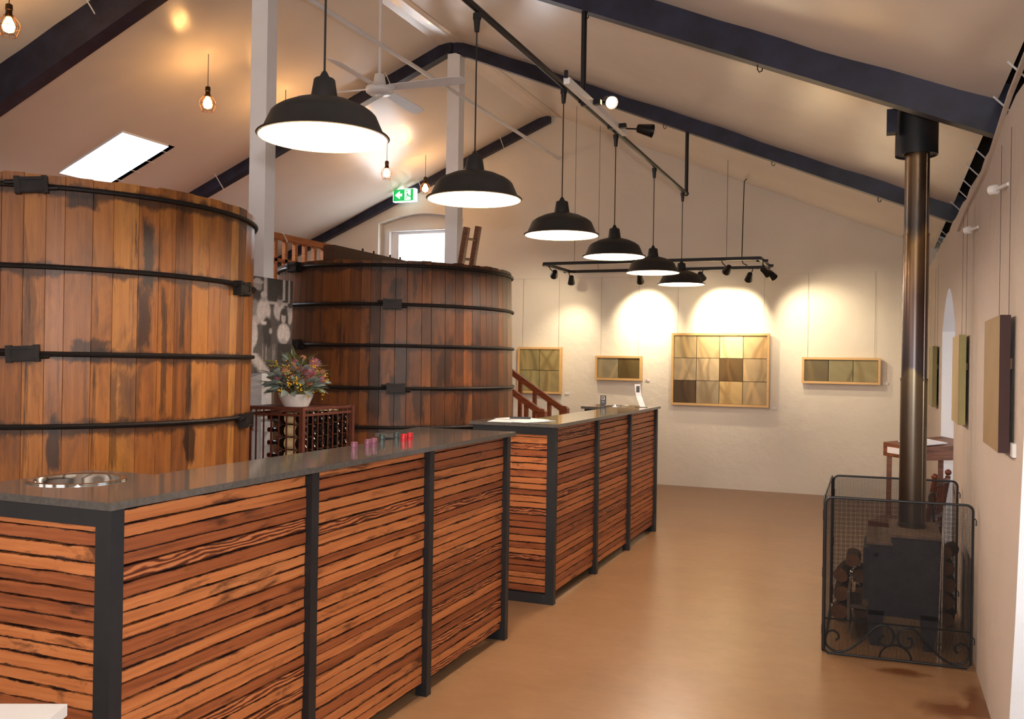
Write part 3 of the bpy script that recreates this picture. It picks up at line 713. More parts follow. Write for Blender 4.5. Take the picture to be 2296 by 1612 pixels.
obj('elbow', MB().sphere((LX+0.01, 5.13, RAILZ), 0.026, 10, 8), M_TRACK, t)
def spot_head(parent, base, head, aim, r=0.042, lit=True, L=0.095, energy=0, angle=70):
    base, head, aim = Vector(base), Vector(head), Vector(aim); d = (aim-head).normalized()
    a = head - d*L*0.55; b = head + d*L*0.45
    h = obj('spotlight', MB().cyl(a, b, r*0.62, r, n=16, caps=False).cyl(a-d*0.004, a, r*0.55, r*0.62, n=16), M_TRACK, parent, smooth=True)
    obj('bracket', MB().tube([base, base+(head-base)*0.35+Vector((0,0,-0.01)), head-d*0.02], 0.006, 6), M_TRACK, h)
    obj('adapter', MB().obox(base+Vector((0,0,-0.005)), Vector((0.06,0,0)) if abs(d.x) < 2 else 0, Vector((0,0.016,0)), Vector((0,0,0.014))), M_TRACK, h)
    if lit: obj('lens', MB().cyl(b-d*0.012, b-d*0.010, r*0.9, n=16), M_SPOTON, h)
    if energy:
        l = light('spot_beam', 'SPOT', b+d*0.005, energy, (1.0, 0.80, 0.52), aim, 0.025, spot=math.radians(angle), blend=0.9)
# short white track with two spots clipped to the rail
t = thing('track_bar', (-1.60, 5.2, 3.01), 'short white track bar with two black spotlights beside the lamp rail', 'track light')
obj('bar', MB().box(-1.62, -1.585, 4.66, 5.86, 3.0, 3.035), M_PLASTIC, t)
obj('end_clip', MB().box(-1.612, -1.594, 4.645, 4.66, 3.03, 3.07), M_TRACK, t)
spot_head(t, (-1.60, 5.10, 3.02), (-1.53, 5.24, 3.055), (0.0, 3.2, 1.9), 0.038, True, 0.10, 10, 60)
spot_head(t, (-1.60, 5.66, 3.02), (-1.46, 5.86, 3.03), (0.6, 5.9, 2.5), 0.045, False, 0.10)
# rectangular suspended track above the paintings
t = thing('track_light_frame', (-2.39, 10.19, 2.61), 'black rectangular suspended track with spotlights in front of the gable wall', 'track light')
BX0, BX1, BY0, BY1, BZ = -3.58, -1.20, 9.73, 10.65, 2.61
obj('track_bar', MB().box(BX0, BX1, BY0-.017, BY0+.017, BZ-.017, BZ+.017), M_TRACK, t)
obj('track_bar', MB().box(BX0, BX1, BY1-.017, BY1+.017, BZ-.017, BZ+.017), M_TRACK, t)
obj('track_bar', MB().box(BX0-.017, BX0+.017, BY0, BY1, BZ-.017, BZ+.017), M_TRACK, t)
obj('track_bar', MB().box(BX1-.017, BX1+.017, BY0, BY1, BZ-.017, BZ+.017), M_TRACK, t)
for x, y in ((-1.54, BY0), (-3.22, BY0), (-3.22, BY1)):
    obj('suspension_wire', MB().cyl((x, y, BZ), (x, y, zc(x)-0.01), 0.0022, n=5), M_CORD, t)
obj('power_cable', MB().tube([(-1.48, 10.74, zc(-1.48)-0.01), (-1.505, 10.70, zc(-1.5)-0.06), (-1.51, 10.68, 3.2), (-1.515, 10.67, 2.72), (-1.50, 10.66, 2.66), (-1.45, 10.65, 2.635)], 0.006, 6), M_CORD, t)
S = [((-3.56, 9.80, BZ), (-3.48, 9.80, 2.50), (-4.2, 11.2, 1.85), 0.35), ((-3.58, 10.60, BZ), (-3.55, 10.62, 2.50), (-3.75, 11.2, 1.6), 0.25),
     ((-2.72, BY1, BZ), (-2.70, 10.66, 2.50), (-2.75, 11.2, 2.02), 0.82), ((-1.95, BY1, BZ), (-1.97, 10.66, 2.52), (-1.78, 11.2, 2.0), 0.72),
     ((-1.60, BY0, BZ), (-1.53, 9.75, 2.50), (-2.3, 11.2, 1.7), 0.30), ((-1.38, BY1, BZ), (-1.43, 10.66, 2.50), (-1.65, 11.2, 2.0), 0.5),
     (( -1.20, 9.95, BZ), (-1.17, 9.98, 2.49), (-0.4, 11.2, 1.75), 0.35), ((-1.20, 10.45, BZ), (-1.16, 10.50, 2.505), (-0.7, 11.2, 1.9), 0.35)]
for b, h, a, e in S: spot_head(t, b, h, a, 0.045, True, 0.10, P_SPOT*e, 78)

# ================================================================== FAN, CONDUIT, CAGED BULBS, EXIT SIGN
FX, FY, FZ = -4.06, 6.85, 3.83
t = thing('ceiling_fan', (FX, FY, FZ), 'white four-bladed ceiling fan on a long rod above the dark vat', 'ceiling fan')
obj('down_rod', MB().cyl((FX, FY, FZ+0.10), (FX, FY, RZ-0.03), 0.013, n=10), M_FAN, t, smooth=True)
obj('canopy_cup', MB().lathe([(0.055, 0.035), (0.055, 0.05), (0.042, 0.125), (0.02, 0.13)], (FX, FY, FZ), 24), M_FAN, t, smooth=True)
obj('motor', MB().lathe([(0.001, -0.065), (0.03, -0.065), (0.035, -0.055), (0.09, -0.048), (0.115, -0.03), (0.122, -0.01), (0.115, 0.012), (0.07, 0.03), (0.02, 0.035)], (FX, FY, FZ), 32), M_FAN, t, smooth=True)
for i in range(4):
    th = math.radians(2 + 90*i); e = Vector((math.cos(th), math.sin(th), 0)); s = Vector((-math.sin(th), math.cos(th), 0)); zz = Vector((0,0,1))
    s2 = s*math.cos(0.26) - zz*math.sin(0.26); n_ = e.cross(s2)
    poly = [(0.10, -0.045), (0.70, -0.062), (0.78, -0.05), (0.80, -0.03), (0.80, 0.03), (0.78, 0.05), (0.70, 0.062), (0.10, 0.045)]
    o = Vector((FX, FY, FZ+0.005))
    bl = obj('blade', MB().prism(poly, lambda u, v, d: tuple(o + e*u + s2*v + n_*d), 0.006), M_FAN, t)
    obj('rivet', MB().sphere(o+e*0.16-n_*0.003, 0.006, 6, 4), M_STEEL, bl)
cd_ = solo('conduit_pipe', MB().tube([(-3.94, 0.5, 4.13), (-3.94, 11.19, 4.14)], 0.019, 8), M_WHITE, 'slim cream conduit running below the ridge to the gable wall', 'conduit', smooth=True)
def bulb(y, zb, label):
    x = -5.46
    t = thing('caged_bulb', (x, y, zb), label, 'hanging bulb', 'caged filament bulbs hanging from the ceiling')
    zt = zc(x) - 0.02
    obj('cord', MB().cyl((x, y, zb+0.20), (x, y, zt), 0.003, n=5), M_CORD, t)
    obj('socket', MB().lathe([(0.006, 0.215), (0.022, 0.205), (0.024, 0.17), (0.020, 0.165), (0.024, 0.125), (0.018, 0.12)], (x, y, zb), 12), M_SOCKET, t, smooth=True)
    obj('bulb', MB().lathe([(0.014, 0.125), (0.020, 0.11), (0.036, 0.078), (0.040, 0.055), (0.032, 0.028), (0.004, 0.016)], (x, y, zb), 14), M_FIL, t, smooth=True)
    mb = MB()
    for k in range(8):
        a = PI*k/4; c, s = math.cos(a), math.sin(a)
        mb.tube([(x+c*r_, y+s*r_, zb+z_) for r_, z_ in ((0.024, 0.14), (0.066, 0.085), (0.070, 0.055), (0.046, -0.006))], 0.0018, 4)
    for r_, z_ in ((0.070, 0.055), (0.046, -0.006)):
        mb.tube([(x+r_*math.cos(2*PI*i/16), y+r_*math.sin(2*PI*i/16), zb+z_) for i in range(16)], 0.0018, 4, closed=True)
    obj('cage', mb, M_CAGE, t)
    l = light('bulb_light', 'POINT', (0, 0, 0.06), P_BULB, AMBER, None, 0.043); l.parent = t
for y, lab in ((4.38, 'glowing caged bulb nearest the top left corner of the ceiling'), (6.325, 'glowing caged bulb hanging left of the nearer white post'), (7.43, 'caged bulb mostly hidden behind the largest pendant lamp'),
               (9.41, 'glowing caged bulb just right of the largest pendant lamp rim'), (10.39, 'glowing caged bulb beside the green exit sign')):
    bulb(y, 3.63, lab)
t = thing('exit_sign', (-6.09, 11.0, 3.66), 'lit green exit sign with white arrow and running figure', 'exit sign')
EY = 10.97
obj('casing', MB().box(-6.26, -5.92, EY, EY+0.07, 3.655, 3.83), M_SIGNWHITE, t)
obj('face', MB().box(-6.25, -5.945, EY-0.006, EY-0.001, 3.665, 3.822), M_GREENSIGN, t)
to3 = lambda u, v, d: (u, EY-0.007-d, v)
obj('arrow', MB().prism([(-6.225, 3.745), (-6.15, 3.80), (-6.15, 3.775), (-6.165, 3.762), (-6.115, 3.762), (-6.115, 3.728), (-6.165, 3.728), (-6.15, 3.713), (-6.15, 3.69)], to3, 0.002), M_SIGNWHITE, t)
obj('doorway', MB().box(-6.075, -5.985, EY-0.009, EY-0.007, 3.675, 3.812), M_SIGNWHITE, t)
to4 = lambda u, v, d: (u, EY-0.010-d, v)
obj('running_figure', MB().prism([(-6.045, 3.765), (-6.03, 3.77), (-6.008, 3.735), (-5.985, 3.73), (-5.975, 3.70), (-5.99, 3.715), (-6.015, 3.715), (-6.025, 3.735), (-6.045, 3.70), (-6.06, 3.685), (-6.065, 3.69), (-6.05, 3.71), (-6.04, 3.74)], to4, 0.002).cyl((-6.04, EY-0.012, 3.788), (-6.04, EY-0.010, 3.788), 0.011, n=10), M_GREENSIGN, t)
obj('hanger', MB().box(-6.10, -6.07, EY+0.02, EY+0.05, 3.83, 3.90), M_PLASTIC, t)

# ================================================================== PAINTINGS
def lin(c): return np.array(srgb(*c)[:3])*0.98*np.array([1.0, 1.0, 1.12])
def art(tone, seed, n=22, trunks=3, contrast=0.35):
    r = np.random.default_rng(seed); u, v = np.meshgrid(np.linspace(0, 1, n+1), np.linspace(0, 1, n+1))
    base = np.ones((n+1, n+1, 3))*lin(tone)
    nz = sum(r.uniform(-1, 1)*np.sin(2*PI*(r.uniform(.4, 2.5)*u+r.uniform(.4, 2.0)*v)+r.uniform(0, 6)) for _ in range(6))/4
    base *= (1+0.16*nz)[..., None]
    for k in range(trunks):
        x0, sl, cv, w0 = r.uniform(0.1, 0.9), r.uniform(-0.5, 0.5), r.uniform(-0.3, 0.3), r.uniform(0.05, 0.15)
        xc = x0+sl*v+cv*v*v; wd = w0*(1.25-0.6*v); d = np.abs(u-xc)/wd
        m = np.clip(1.3-d, 0, 1)
        tgt = lin(tone)*r.choice([0.55, 0.7, 1.35])*np.array([1.05, 0.97, 0.85])
        base = base*(1-(m*contrast*2).clip(0, .8)[..., None]) + tgt*(m*contrast*2).clip(0, .8)[..., None]
    return np.clip(base, 0.01, 0.95)
def grid_panel(name, parent, to3, cols, mat):
    n = cols.shape[0]-1; m = cols.shape[1]-1; mb = MB(); vs = []
    for j in range(n+1):
        for i in range(m+1): vs.append(to3(i/m, j/n))
    mb.add(vs, [(j*(m+1)+i, j*(m+1)+i+1, (j+1)*(m+1)+i+1, (j+1)*(m+1)+i) for j in range(n) for i in range(m)])
    c = np.concatenate([cols, np.ones(cols.shape[:2]+(1,))], 2).reshape(-1, 4)
    return obj(name, mb, mat, parent, colors=c)
def painting(x0, x1, z0, z1, tones, label, wires, seed, tr=3):
    d = 0.05; y1 = YB-0.02; y0 = y1-d
    t = thing('framed_painting', ((x0+x1)/2, YB, z0), label, 'painting', 'framed tile paintings on the gable wall')
    fw = 0.027
    obj('frame', MB().box(x0, x1, y0, y1, z1-fw, z1).box(x0, x1, y0, y1, z0, z0+fw).box(x0, x0+fw, y0, y1, z0+fw, z1-fw).box(x1-fw, x1, y0, y1, z0+fw, z1-fw), M_FRAME, t)
    obj('backing', MB().box(x0+fw, x1-fw, y1-0.01, y1-0.004, z0+fw, z1-fw), M_BACK, t)
    rows, cols_ = len(tones), len(tones[0]); iw = (x1-x0-2*fw)/cols_; ih = (z1-z0-2*fw)/rows
    for a in range(rows):
        for b in range(cols_):
            xa = x0+fw+iw*b+0.003; zb = z1-fw-ih*(a+1)+0.003
            c = art(tones[a][b], seed+a*7+b*3, trunks=tr if sum(tones[a][b]) < 560 else 1, contrast=0.46 if sum(tones[a][b]) < 330 else 0.36)
            yy = y0+0.012
            grid_panel('canvas_tile', t, lambda u, v, xa=xa, zb=zb: (xa+u*(iw-0.006), yy, zb+v*(ih-0.006)), c, M_PAINT)
    for x in wires: obj('hanging_wire', MB().cyl((x, YB-0.012, z1-0.01), (x, YB-0.012, 2.59), 0.0012, n=4), M_CORD, t)
    return t
g1, g2, g3 = (176, 160, 116), (190, 172, 128), (168, 158, 126)
painting(-4.445, -3.84, 1.087, 1.688, [[(150, 138, 92), (164, 148, 96)], [(150, 142, 98), (158, 144, 98)]], 'square pale-framed painting of four tree panels above the stair rail', (-4.40, -3.90), 11)
painting(-3.385, -2.782, 1.281, 1.588, [[(146, 136, 104), (104, 88, 48)]], 'narrow pale-framed painting of two panels, the right one dark', (-3.33, -2.84), 31)
painting(-2.41, -1.245, 0.998, 1.877, [[(182, 162, 116), (196, 172, 124), (232, 206, 150), (198, 170, 120)], [(174, 156, 120), (184, 164, 126), (104, 82, 48), (178, 156, 116)], [(84, 68, 48), (164, 148, 116), (196, 168, 112), (176, 156, 116)]], 'largest pale-framed painting of twelve tree panels', (-2.35, -1.32), 57)
painting(-0.876, -0.024, 1.298, 1.602, [[(112, 102, 74), (150, 142, 104), (160, 150, 108)]], 'long pale-framed painting of three plain olive panels near the stove pipe', (-0.82, -0.09), 83, 1)
for (x, z), lab in zip(((-3.775, 1.095), (-2.72, 1.292), (-1.19, 0.994), (0.03, 1.315)), ('beside the square four-panel painting', 'with a red dot beside the narrow two-panel painting', 'below right of the largest painting', 'beside the long three-panel painting')):
    t = thing('title_card', (x, YB, z-0.012), 'tiny white title card ' + lab, 'card')
    obj('card', MB().box(x-0.028, x+0.028, YB-0.012, YB-0.006, z-0.013, z+0.013), M_PAPER, t)
    if 'red dot' in lab: obj('red_dot', MB().cyl((x-0.012, YB-0.014, z), (x-0.012, YB-0.012, z), 0.006, n=10), M_RED, t)
obj_pr = obj('trim_2', MB().box(-5.2, XR, YB-0.010, YB+0.01, 2.587, 2.60), M_WALL); meta(obj_pr, 'thin picture rail across the gable wall', 'trim', kind='structure')
def canvas(y0, y1, z0, z1, rgb_front, rgb_side, label, tilt=0.0):
    t = thing('box_canvas', (XR-0.03, (y0+y1)/2, z0), label, 'painting', 'unframed canvases on the side wall')
    side = plain('canvas_edge', rgb_side, 0.8, 0, 0.06)
    xf, xb = XR-0.052, XR-0.016
    obj('stretcher', MB().box(xf+0.001, xb, y0, y1, z0, z1), side, t)
    c = art(rgb_front, int(y0*100), trunks=0); grid_panel('painted_face', t, lambda u, v: (xf, y0+u*(y1-y0), z0+v*(z1-z0)), c, M_PAINT)
    for y in (y0+0.12, y1-0.12): obj('hanging_wire', MB().cyl((XR-0.010, y, z1-0.12), (XR-0.010, y, 2.42), 0.0012, n=4), M_CORD, t)
    obj('hook', MB().box(xb-0.004, xb+0.010, y0+0.03, y0+0.05, z1-0.20, z1-0.16), M_SOCKET, t)
    return t
canvas(3.80, 4.35, 1.19, 1.70, (150, 126, 86), (62, 40, 40), 'unframed canvas with dark brown edges, nearest on the side wall')
canvas(5.73, 6.27, 1.18, 1.69, (186, 166, 118), (164, 156, 108), 'unframed yellow-olive canvas on the side wall just before the arched opening')
canvas(8.71, 9.40, 1.16, 1.69, (158, 152, 112), (120, 116, 78), 'unframed olive canvas on the side wall beyond the arched opening')
for (y, z), lab in zip(((4.17, 2.235), (5.40, 2.24)), ('nearer to the camera, above the brown-edged canvas', 'farther, above the stove')):
    t = thing('wall_peg', (XR, y, z), 'white plastic wall peg ' + lab, 'peg', 'white pegs on the side wall')
    obj('stem', MB().cyl((XR, y-0.10, z-0.004), (XR-0.03, y+0.03, z), 0.008, n=8), M_PLASTIC, t)
    obj('head', MB().cyl((XR-0.03, y+0.03, z), (XR-0.05, y+0.05, z), 0.02, n=10), M_PLASTIC, t)
solo('switch_plate', MB().box(XR-0.012, XR+0.001, 3.74, 3.81, 1.18, 1.23), M_PLASTIC, 'white switch plate below the brown-edged canvas', 'switch')

# photograph board on the white post
t = thing('photo_board', (-3.95, 5.25, 1.40), 'large black-and-white group photograph board on the white post', 'photograph')
PX, PY0, PY1, PZ0, PZ1 = -3.952, 5.00, 5.50, 1.395, 2.05
obj('board', MB().box(PX-0.012, PX, PY0, PY1, PZ0, PZ1), M_DARKCARD, t)
def photo():
    nu, nv = 70, 92
    u, v = np.meshgrid(np.linspace(0, 1, nu+1), np.linspace(0, 1, nv+1)); v = 1-v      # v down from the top
    g = np.full(u.shape, 0.085)
    def rect(x0, x1, y0, y1, t): g[(u >= x0)&(u <= x1)&(v >= y0)&(v <= y1)] = t
    def ell(x, y, a, b, t):
        m = np.clip(4.0*(1.12-np.sqrt(((u-x)/a)**2+((v-y)/b)**2)), 0, 1); g[:] = g*(1-m)+t*m
    rect(.44, 1, 0, .30, .05); rect(.34, .41, 0, .24, .42); rect(.76, .82, 0, .22, .42); rect(.36, 1, .24, .28, .40); rect(.90, .93, 0, .25, .35); rect(.44, .74, 0, .22, .04)
    ell(.20, .10, .09, .06, .30); ell(.20, .055, .13, .02, .45); ell(.20, .045, .08, .03, .45); ell(.20, .22, .15, .08, .04)     # person with hat
    ell(.14, .36, .12, .12, .26); ell(.34, .36, .15, .14, .55); ell(.34, .205, .065, .055, .35); ell(.34, .18, .07, .03, .5)      # pale shirt, centre left
    ell(.69, .34, .13, .10, .52); ell(.70, .235, .062, .055, .32); ell(.70, .195, .065, .028, .07)                                   # pale shirt, centre
    ell(.94, .38, .06, .10, .45); ell(.93, .30, .06, .05, .32); ell(.95, .27, .07, .03, .06)
    ell(.80, .42, .10, .12, .05); ell(.80, .58, .15, .11, .58); ell(.79, .41, .055, .065, .42); ell(.80, .355, .075, .03, .05)      # dark-haired sitter
    rect(.66, .98, .69, .92, .04); ell(.80, .66, .06, .03, .4)
    ell(.16, .46, .10, .05, .45); ell(.12, .60, .10, .14, .55)
    ell(.42, .55, .10, .14, .035); ell(.36, .48, .05, .02, .6); ell(.44, .66, .08, .08, .03); ell(.50, .56, .035, .03, .4)           # dog
    for x in (.33, .41, .56, .60): ell(x, .80, .014, .10, .25)
    rect(.30, 1, .90, 1, .05); ell(.08, .74, .05, .10, .5)
    m = np.clip(1.5*(1.2-np.abs((u-.18-(v-.86)*1.6)/.14)), 0, 1)*((v > .80)&(u < .50)); g[:] = g*(1-m)+.5*m
    q = np.random.default_rng(2); g *= 1+0.10*q.standard_normal(g.shape)+0.10*np.sin(u*47+3*np.sin(v*19))*np.sin(v*31+2*np.cos(u*23))
    g = np.clip(g, .02, .8)
    return np.stack([g*1.03, g*0.96, g*0.95], 2)
grid_panel('print', t, lambda a, b: (PX+0.001, PY0+a*(PY1-PY0), PZ0+b*(PZ1-PZ0)), photo(), M_PHOTO)

# ================================================================== STOVE, FLUE AND FIRE SCREEN
t = thing('wood_stove', (0.15, 5.55, 0), 'black cast-iron wood stove with tall bronze flue beside the side wall', 'stove')
SY0, SY1 = 5.30, 5.80
sp = [(-0.055, 0.165), (0.290, 0.165), (0.290, 0.592), (0.055, 0.592), (0.055, 0.545), (-0.055, 0.545)]
bd = obj('body', MB().prism(sp, lambda u, v, d: (u, SY0+d, v), SY1-SY0), M_STOVE, t)
obj('cook_top', MB().box(0.045, 0.30, SY0-0.012, SY1+0.012, 0.592, 0.607), M_STOVETOP, t)
obj('step_top', MB().box(-0.07, 0.062, SY0-0.012, SY1+0.012, 0.545, 0.558), M_STOVETOP, t)
obj('rivet', MB().sphere((-0.02, SY0-0.002, 0.49), 0.012, 8, 6), M_HOOP, bd)
dr = obj('door', MB().box(-0.085, -0.055, SY0+0.06, SY1-0.06, 0.23, 0.51), M_STOVE, t)
hp = [(-0.10-0.05*math.sin(PI*i/40), 5.46, 0.40-0.12*i/40) for i in range(41)]
obj('door_handle', MB().tube([(x+0.008*math.cos(i*1.9), y+0.008*math.sin(i*1.9), z) for i, (x, y, z) in enumerate(hp)], 0.0035, 5), M_STEEL, dr)
obj('ash_lip', MB().box(-0.16, -0.055, SY0+0.10, SY1-0.10, 0.165, 0.185), M_STOVETOP, t)
obj('heat_shield', MB().box(-0.165, -0.150, SY0+0.06, SY1-0.10, 0.03, 0.26), M_STOVETOP, t)
for x in (-0.02, 0.245):
    for y in (SY0+0.03, SY1-0.03):
        obj('leg', MB().prism([(-0.045, 0.19), (0.045, 0.19), (0.022, 0.0), (-0.022, 0.0)], lambda u, v, d, x=x, y=y: (x+u, y-0.03+d, v), 0.06), M_STOVE, t)
FLX, FLY, FR = 0.163, 5.60, 0.0705
obj('flue', MB().lathe([(FR+0.004, 0.607), (FR+0.004, 0.63), (FR, 0.632), (FR, 1.43)], (FLX, FLY, 0), 32), M_FLUE, t, smooth=True)
obj('flue', MB().lathe([(FR-0.003, 1.42), (FR-0.003, 2.24)], (FLX, FLY, 0), 32).lathe([(FR+0.002, 1.425), (FR+0.002, 1.44)], (FLX, FLY, 0), 32), M_FLUE, t, smooth=True)
obj('flue', MB().lathe([(FR-0.006, 2.23), (FR-0.006, 3.2)], (FLX, FLY, 0), 32).lathe([(FR-0.001, 2.235), (FR-0.001, 2.25)], (FLX, FLY, 0), 32), M_FLUE, t, smooth=True)
obj('seam', MB().box(FLX+0.045, FLX+0.050, FLY-0.054, FLY-0.05, 0.64, 2.69), M_FLUE, t)
obj('flue_collar', MB().lathe([(FR-0.005, 2.70), (0.105, 2.70), (0.112, 2.69), (0.112, 3.05)], (FLX-0.005, FLY, 0), 32), M_BLACK, t, smooth=True)
obj('collar_bracket', MB().box(0.0, 0.055, FLY-0.14, FLY-0.06, 2.80, 2.93), M_BEAM, t)

scr = thing('fire_screen', (0.1, 5.5, 0), 'black hinged mesh fire screen with scrollwork standing around the stove', 'fire screen')
def panel(a, b, h, scroll=False, hooks=True):
    a, b = Vector((*a, 0)), Vector((*b, 0)); L = (b-a).length; d = (b-a)/L; nrm = Vector((d.y, -d.x, 0)); rr_ = 0.03
    P3 = lambda u, v, o=0.0: a + d*u + Vector((0, 0, v)) + nrm*o
    rim = [P3(0, 0.03), P3(0, h-rr_)] + [P3(rr_-rr_*math.cos(i*PI/8), h-rr_+rr_*math.sin(i*PI/8)) for i in range(1, 5)] + [P3(L-rr_+rr_*math.sin(i*PI/8), h-rr_+rr_*math.cos(i*PI/8)) for i in range(0, 5)] + [P3(L, 0.03), P3(L-0.02, 0.012), P3(0.02, 0.012)]
    pn = obj('panel_frame', MB().tube(rim, 0.0065, 6, closed=True), M_BLACK, scr)
    mb = MB(); pitch, wd = 0.0046, 0.0012
    def strip(p, q, s):
        mb.add([p-s, p+s, q+s, q-s], [(0, 1, 2, 3)])
    nu = int((L-0.012)/pitch); nv = int((h-0.024)/pitch)
    for i in range(nu): u = 0.006+pitch*(i+.5); strip(P3(u, 0.014), P3(u, h-0.006), d*wd/2)
    for j in range(nv): v = 0.014+pitch*(j+.5); strip(P3(0.004, v, 0.0004), P3(L-0.004, v, 0.0004), Vector((0, 0, wd/2)))
    meta(obj('wire_mesh', mb, M_MESH, pn), kind='stuff')
    if scroll:
        obj('lower_rail', MB().tube([P3(0.004, 0.19, -0.006), P3(L-0.004, 0.19, -0.006)], 0.005, 6), M_BLACK, pn)
        for sgn in (-1, 1):
            cx_ = L/2
            pts = []
            for i in range(26):      # inner scroll
                th = -PI*0.35 + i*(PI*1.75)/25; rad = 0.022 + 0.026*i/25
                pts.append((0.072 - rad*math.cos(th)*1.0, 0.115 + rad*math.sin(th)))
            inner = [(0.040+0.018*math.cos(a_), 0.105+0.018*math.sin(a_)) for a_ in np.linspace(0.6, -2.2, 8)]
            curve = [(0.055, 0.125), (0.068, 0.128), (0.078, 0.115), (0.077, 0.095), (0.062, 0.078), (0.040, 0.078), (0.020, 0.092), (0.008, 0.120), (0.012, 0.152), (0.035, 0.176), (0.065, 0.182), (0.095, 0.168), (0.13, 0.130), (0.17, 0.085), (0.205, 0.052), (0.24, 0.030), (0.28, 0.022), (0.315, 0.034), (0.338, 0.062), (0.340, 0.095), (0.322, 0.122), (0.295, 0.128), (0.275, 0.112), (0.274, 0.092), (0.288, 0.080)]
            cv = []
            for i in range(len(curve)-1):
                p0 = curve[max(i-1, 0)]; p1_ = curve[i]; p2_ = curve[i+1]; p3_ = curve[min(i+2, len(curve)-1)]
                for s_ in (0, .5):
                    f = lambda k: 0.5*((2*p1_[k])+(-p0[k]+p2_[k])*s_+(2*p0[k]-5*p1_[k]+4*p2_[k]-p3_[k])*s_*s_+(-p0[k]+3*p1_[k]-3*p2_[k]+p3_[k])*s_**3)
                    cv.append((f(0), f(1)))
            cv.append(curve[-1])
            obj('scroll', MB().tube([P3(cx_+sgn*x, z, -0.008) for x, z in cv], 0.0055, 6), M_BLACK, pn)
        obj('half_ring', MB().tube([P3(L/2+0.075*math.cos(a_), 0.014+0.072*math.sin(a_), -0.008) for a_ in np.linspace(0, PI, 15)], 0.005, 6), M_BLACK, pn)
    if hooks:
        for z in (0.75, 0.16): obj('hook', MB().tube([P3(L, z), P3(L+0.010, z+0.004), P3(L+0.014, z-0.004), P3(L+0.014, z-0.03)], 0.003, 5), M_BLACK, pn)
    return pn
panel((-0.265, 5.02), (0.425, 5.06), 0.82, True)
panel((-0.275, 6.03), (0.425, 6.09), 0.82)
panel((-0.272, 5.04), (-0.282, 6.01), 0.82, False, False)
for y in (5.06, 5.98):
    for z in (0.72, 0.42, 0.12): obj('hinge', MB().cyl((-0.273, y, z-0.025), (-0.273, y, z+0.025), 0.008, n=8), M_HOOP, scr)

# firewood and tools inside the screen
def log(x, y, z, L, r, ax, label, cut=M_LOGCUT, seed=0):
    t = thing('firewood_log', (x, y, z-r), label, 'log', 'firewood inside the screen')
    q = random.Random(seed); n = 9; d = Vector(ax).normalized(); s = d.orthogonal().normalized(); u = d.cross(s); c = Vector((x, y, z))
    pr = [(r*q.uniform(.72, .98)) for _ in range(n)]
    vs = [c + d*(L/2*k) + (s*math.cos(2*PI*i/n)+u*math.sin(2*PI*i/n))*pr[i] for k in (-1, 1) for i in range(n)]
    obj('bark', MB().add(vs, [(i, (i+1) % n, n+(i+1) % n, n+i) for i in range(n)]), M_LOG, t)
    obj('cut_end', MB().add(vs[:n], [tuple(range(n-1, -1, -1))]), cut, t); obj('cut_end', MB().add(vs[n:], [tuple(range(n))]), cut, t)
k = 0
for (x, y, z, L, r, ax), lab in zip((((-0.205, 5.86, 0.055, 0.30, 0.055, (0.1, 1, 0))), (-0.10, 5.90, 0.052, 0.20, 0.052, (0, 1, 0)), (-0.205, 5.86, 0.16, 0.28, 0.052, (0, 1, 0)), (-0.10, 5.90, 0.155, 0.20, 0.050, (0, 1, 0)), (-0.20, 5.87, 0.262, 0.26, 0.05, (0.1, 1, 0)), (-0.112, 5.92, 0.255, 0.20, 0.046, (0, 1, 0)), (-0.15, 5.88, 0.348, 0.22, 0.048, (0, 1, 0))),
                    ('bottom outer log of the stack left of the stove', 'bottom inner log of the stack left of the stove', 'second-row outer log of the stack left of the stove', 'second-row inner log of the stack left of the stove', 'third-row outer log of the stack left of the stove', 'third-row inner log of the stack left of the stove', 'topmost log of the stack left of the stove')):
    log(x, y, z, L, r, ax, lab, seed=k); k += 1
for (x, y, z, L, r, ax), lab in zip(((0.37, 5.93, 0.05, 0.20, 0.05, (0.1, 1, 0)), (0.36, 5.93, 0.148, 0.19, 0.05, (0, 1, 0)), (0.37, 5.93, 0.246, 0.20, 0.05, (0, 1, 0)), (0.36, 5.92, 0.343, 0.18, 0.048, (0, 1, 0)), (0.37, 5.92, 0.436, 0.16, 0.046, (0.3, 1, 0))),
                    ('lowest log of the column right of the stove', 'second lowest log of the column right of the stove', 'middle log of the column right of the stove', 'second highest log of the column right of the stove', 'highest orange-ended log of the column right of the stove')):
    log(x, y, z, L, r, ax, lab, seed=k); k += 1
t = thing('fire_poker', (0.33, 5.99, 0), 'black iron poker with a ring handle behind the stove', 'poker')
obj('shaft', MB().cyl((0.34, 6.00, 0.0), (0.285, 5.98, 0.69), 0.006, n=8), M_BLACK, t)
obj('ring', MB().tube([(0.283+0.016*math.sin(a_), 5.98, 0.725-0.032*math.cos(a_)) for a_ in np.linspace(0.2, 5.6, 16)], 0.006, 6), M_BLACK, t)
t = thing('fire_tongs', (0.305, 5.22, 0), 'thin steel fire tongs standing in front of the stove side', 'tongs')
obj('arm', MB().cyl((0.283, 5.22, 0.0), (0.300, 5.20, 0.80), 0.004, n=6), M_STEEL, t)
obj('arm', MB().cyl((0.298, 5.22, 0.0), (0.302, 5.20, 0.80), 0.004, n=6), M_STEEL, t)
obj('pivot', MB().sphere((0.301, 5.20, 0.80), 0.009, 8, 6), M_SOCKET, t)

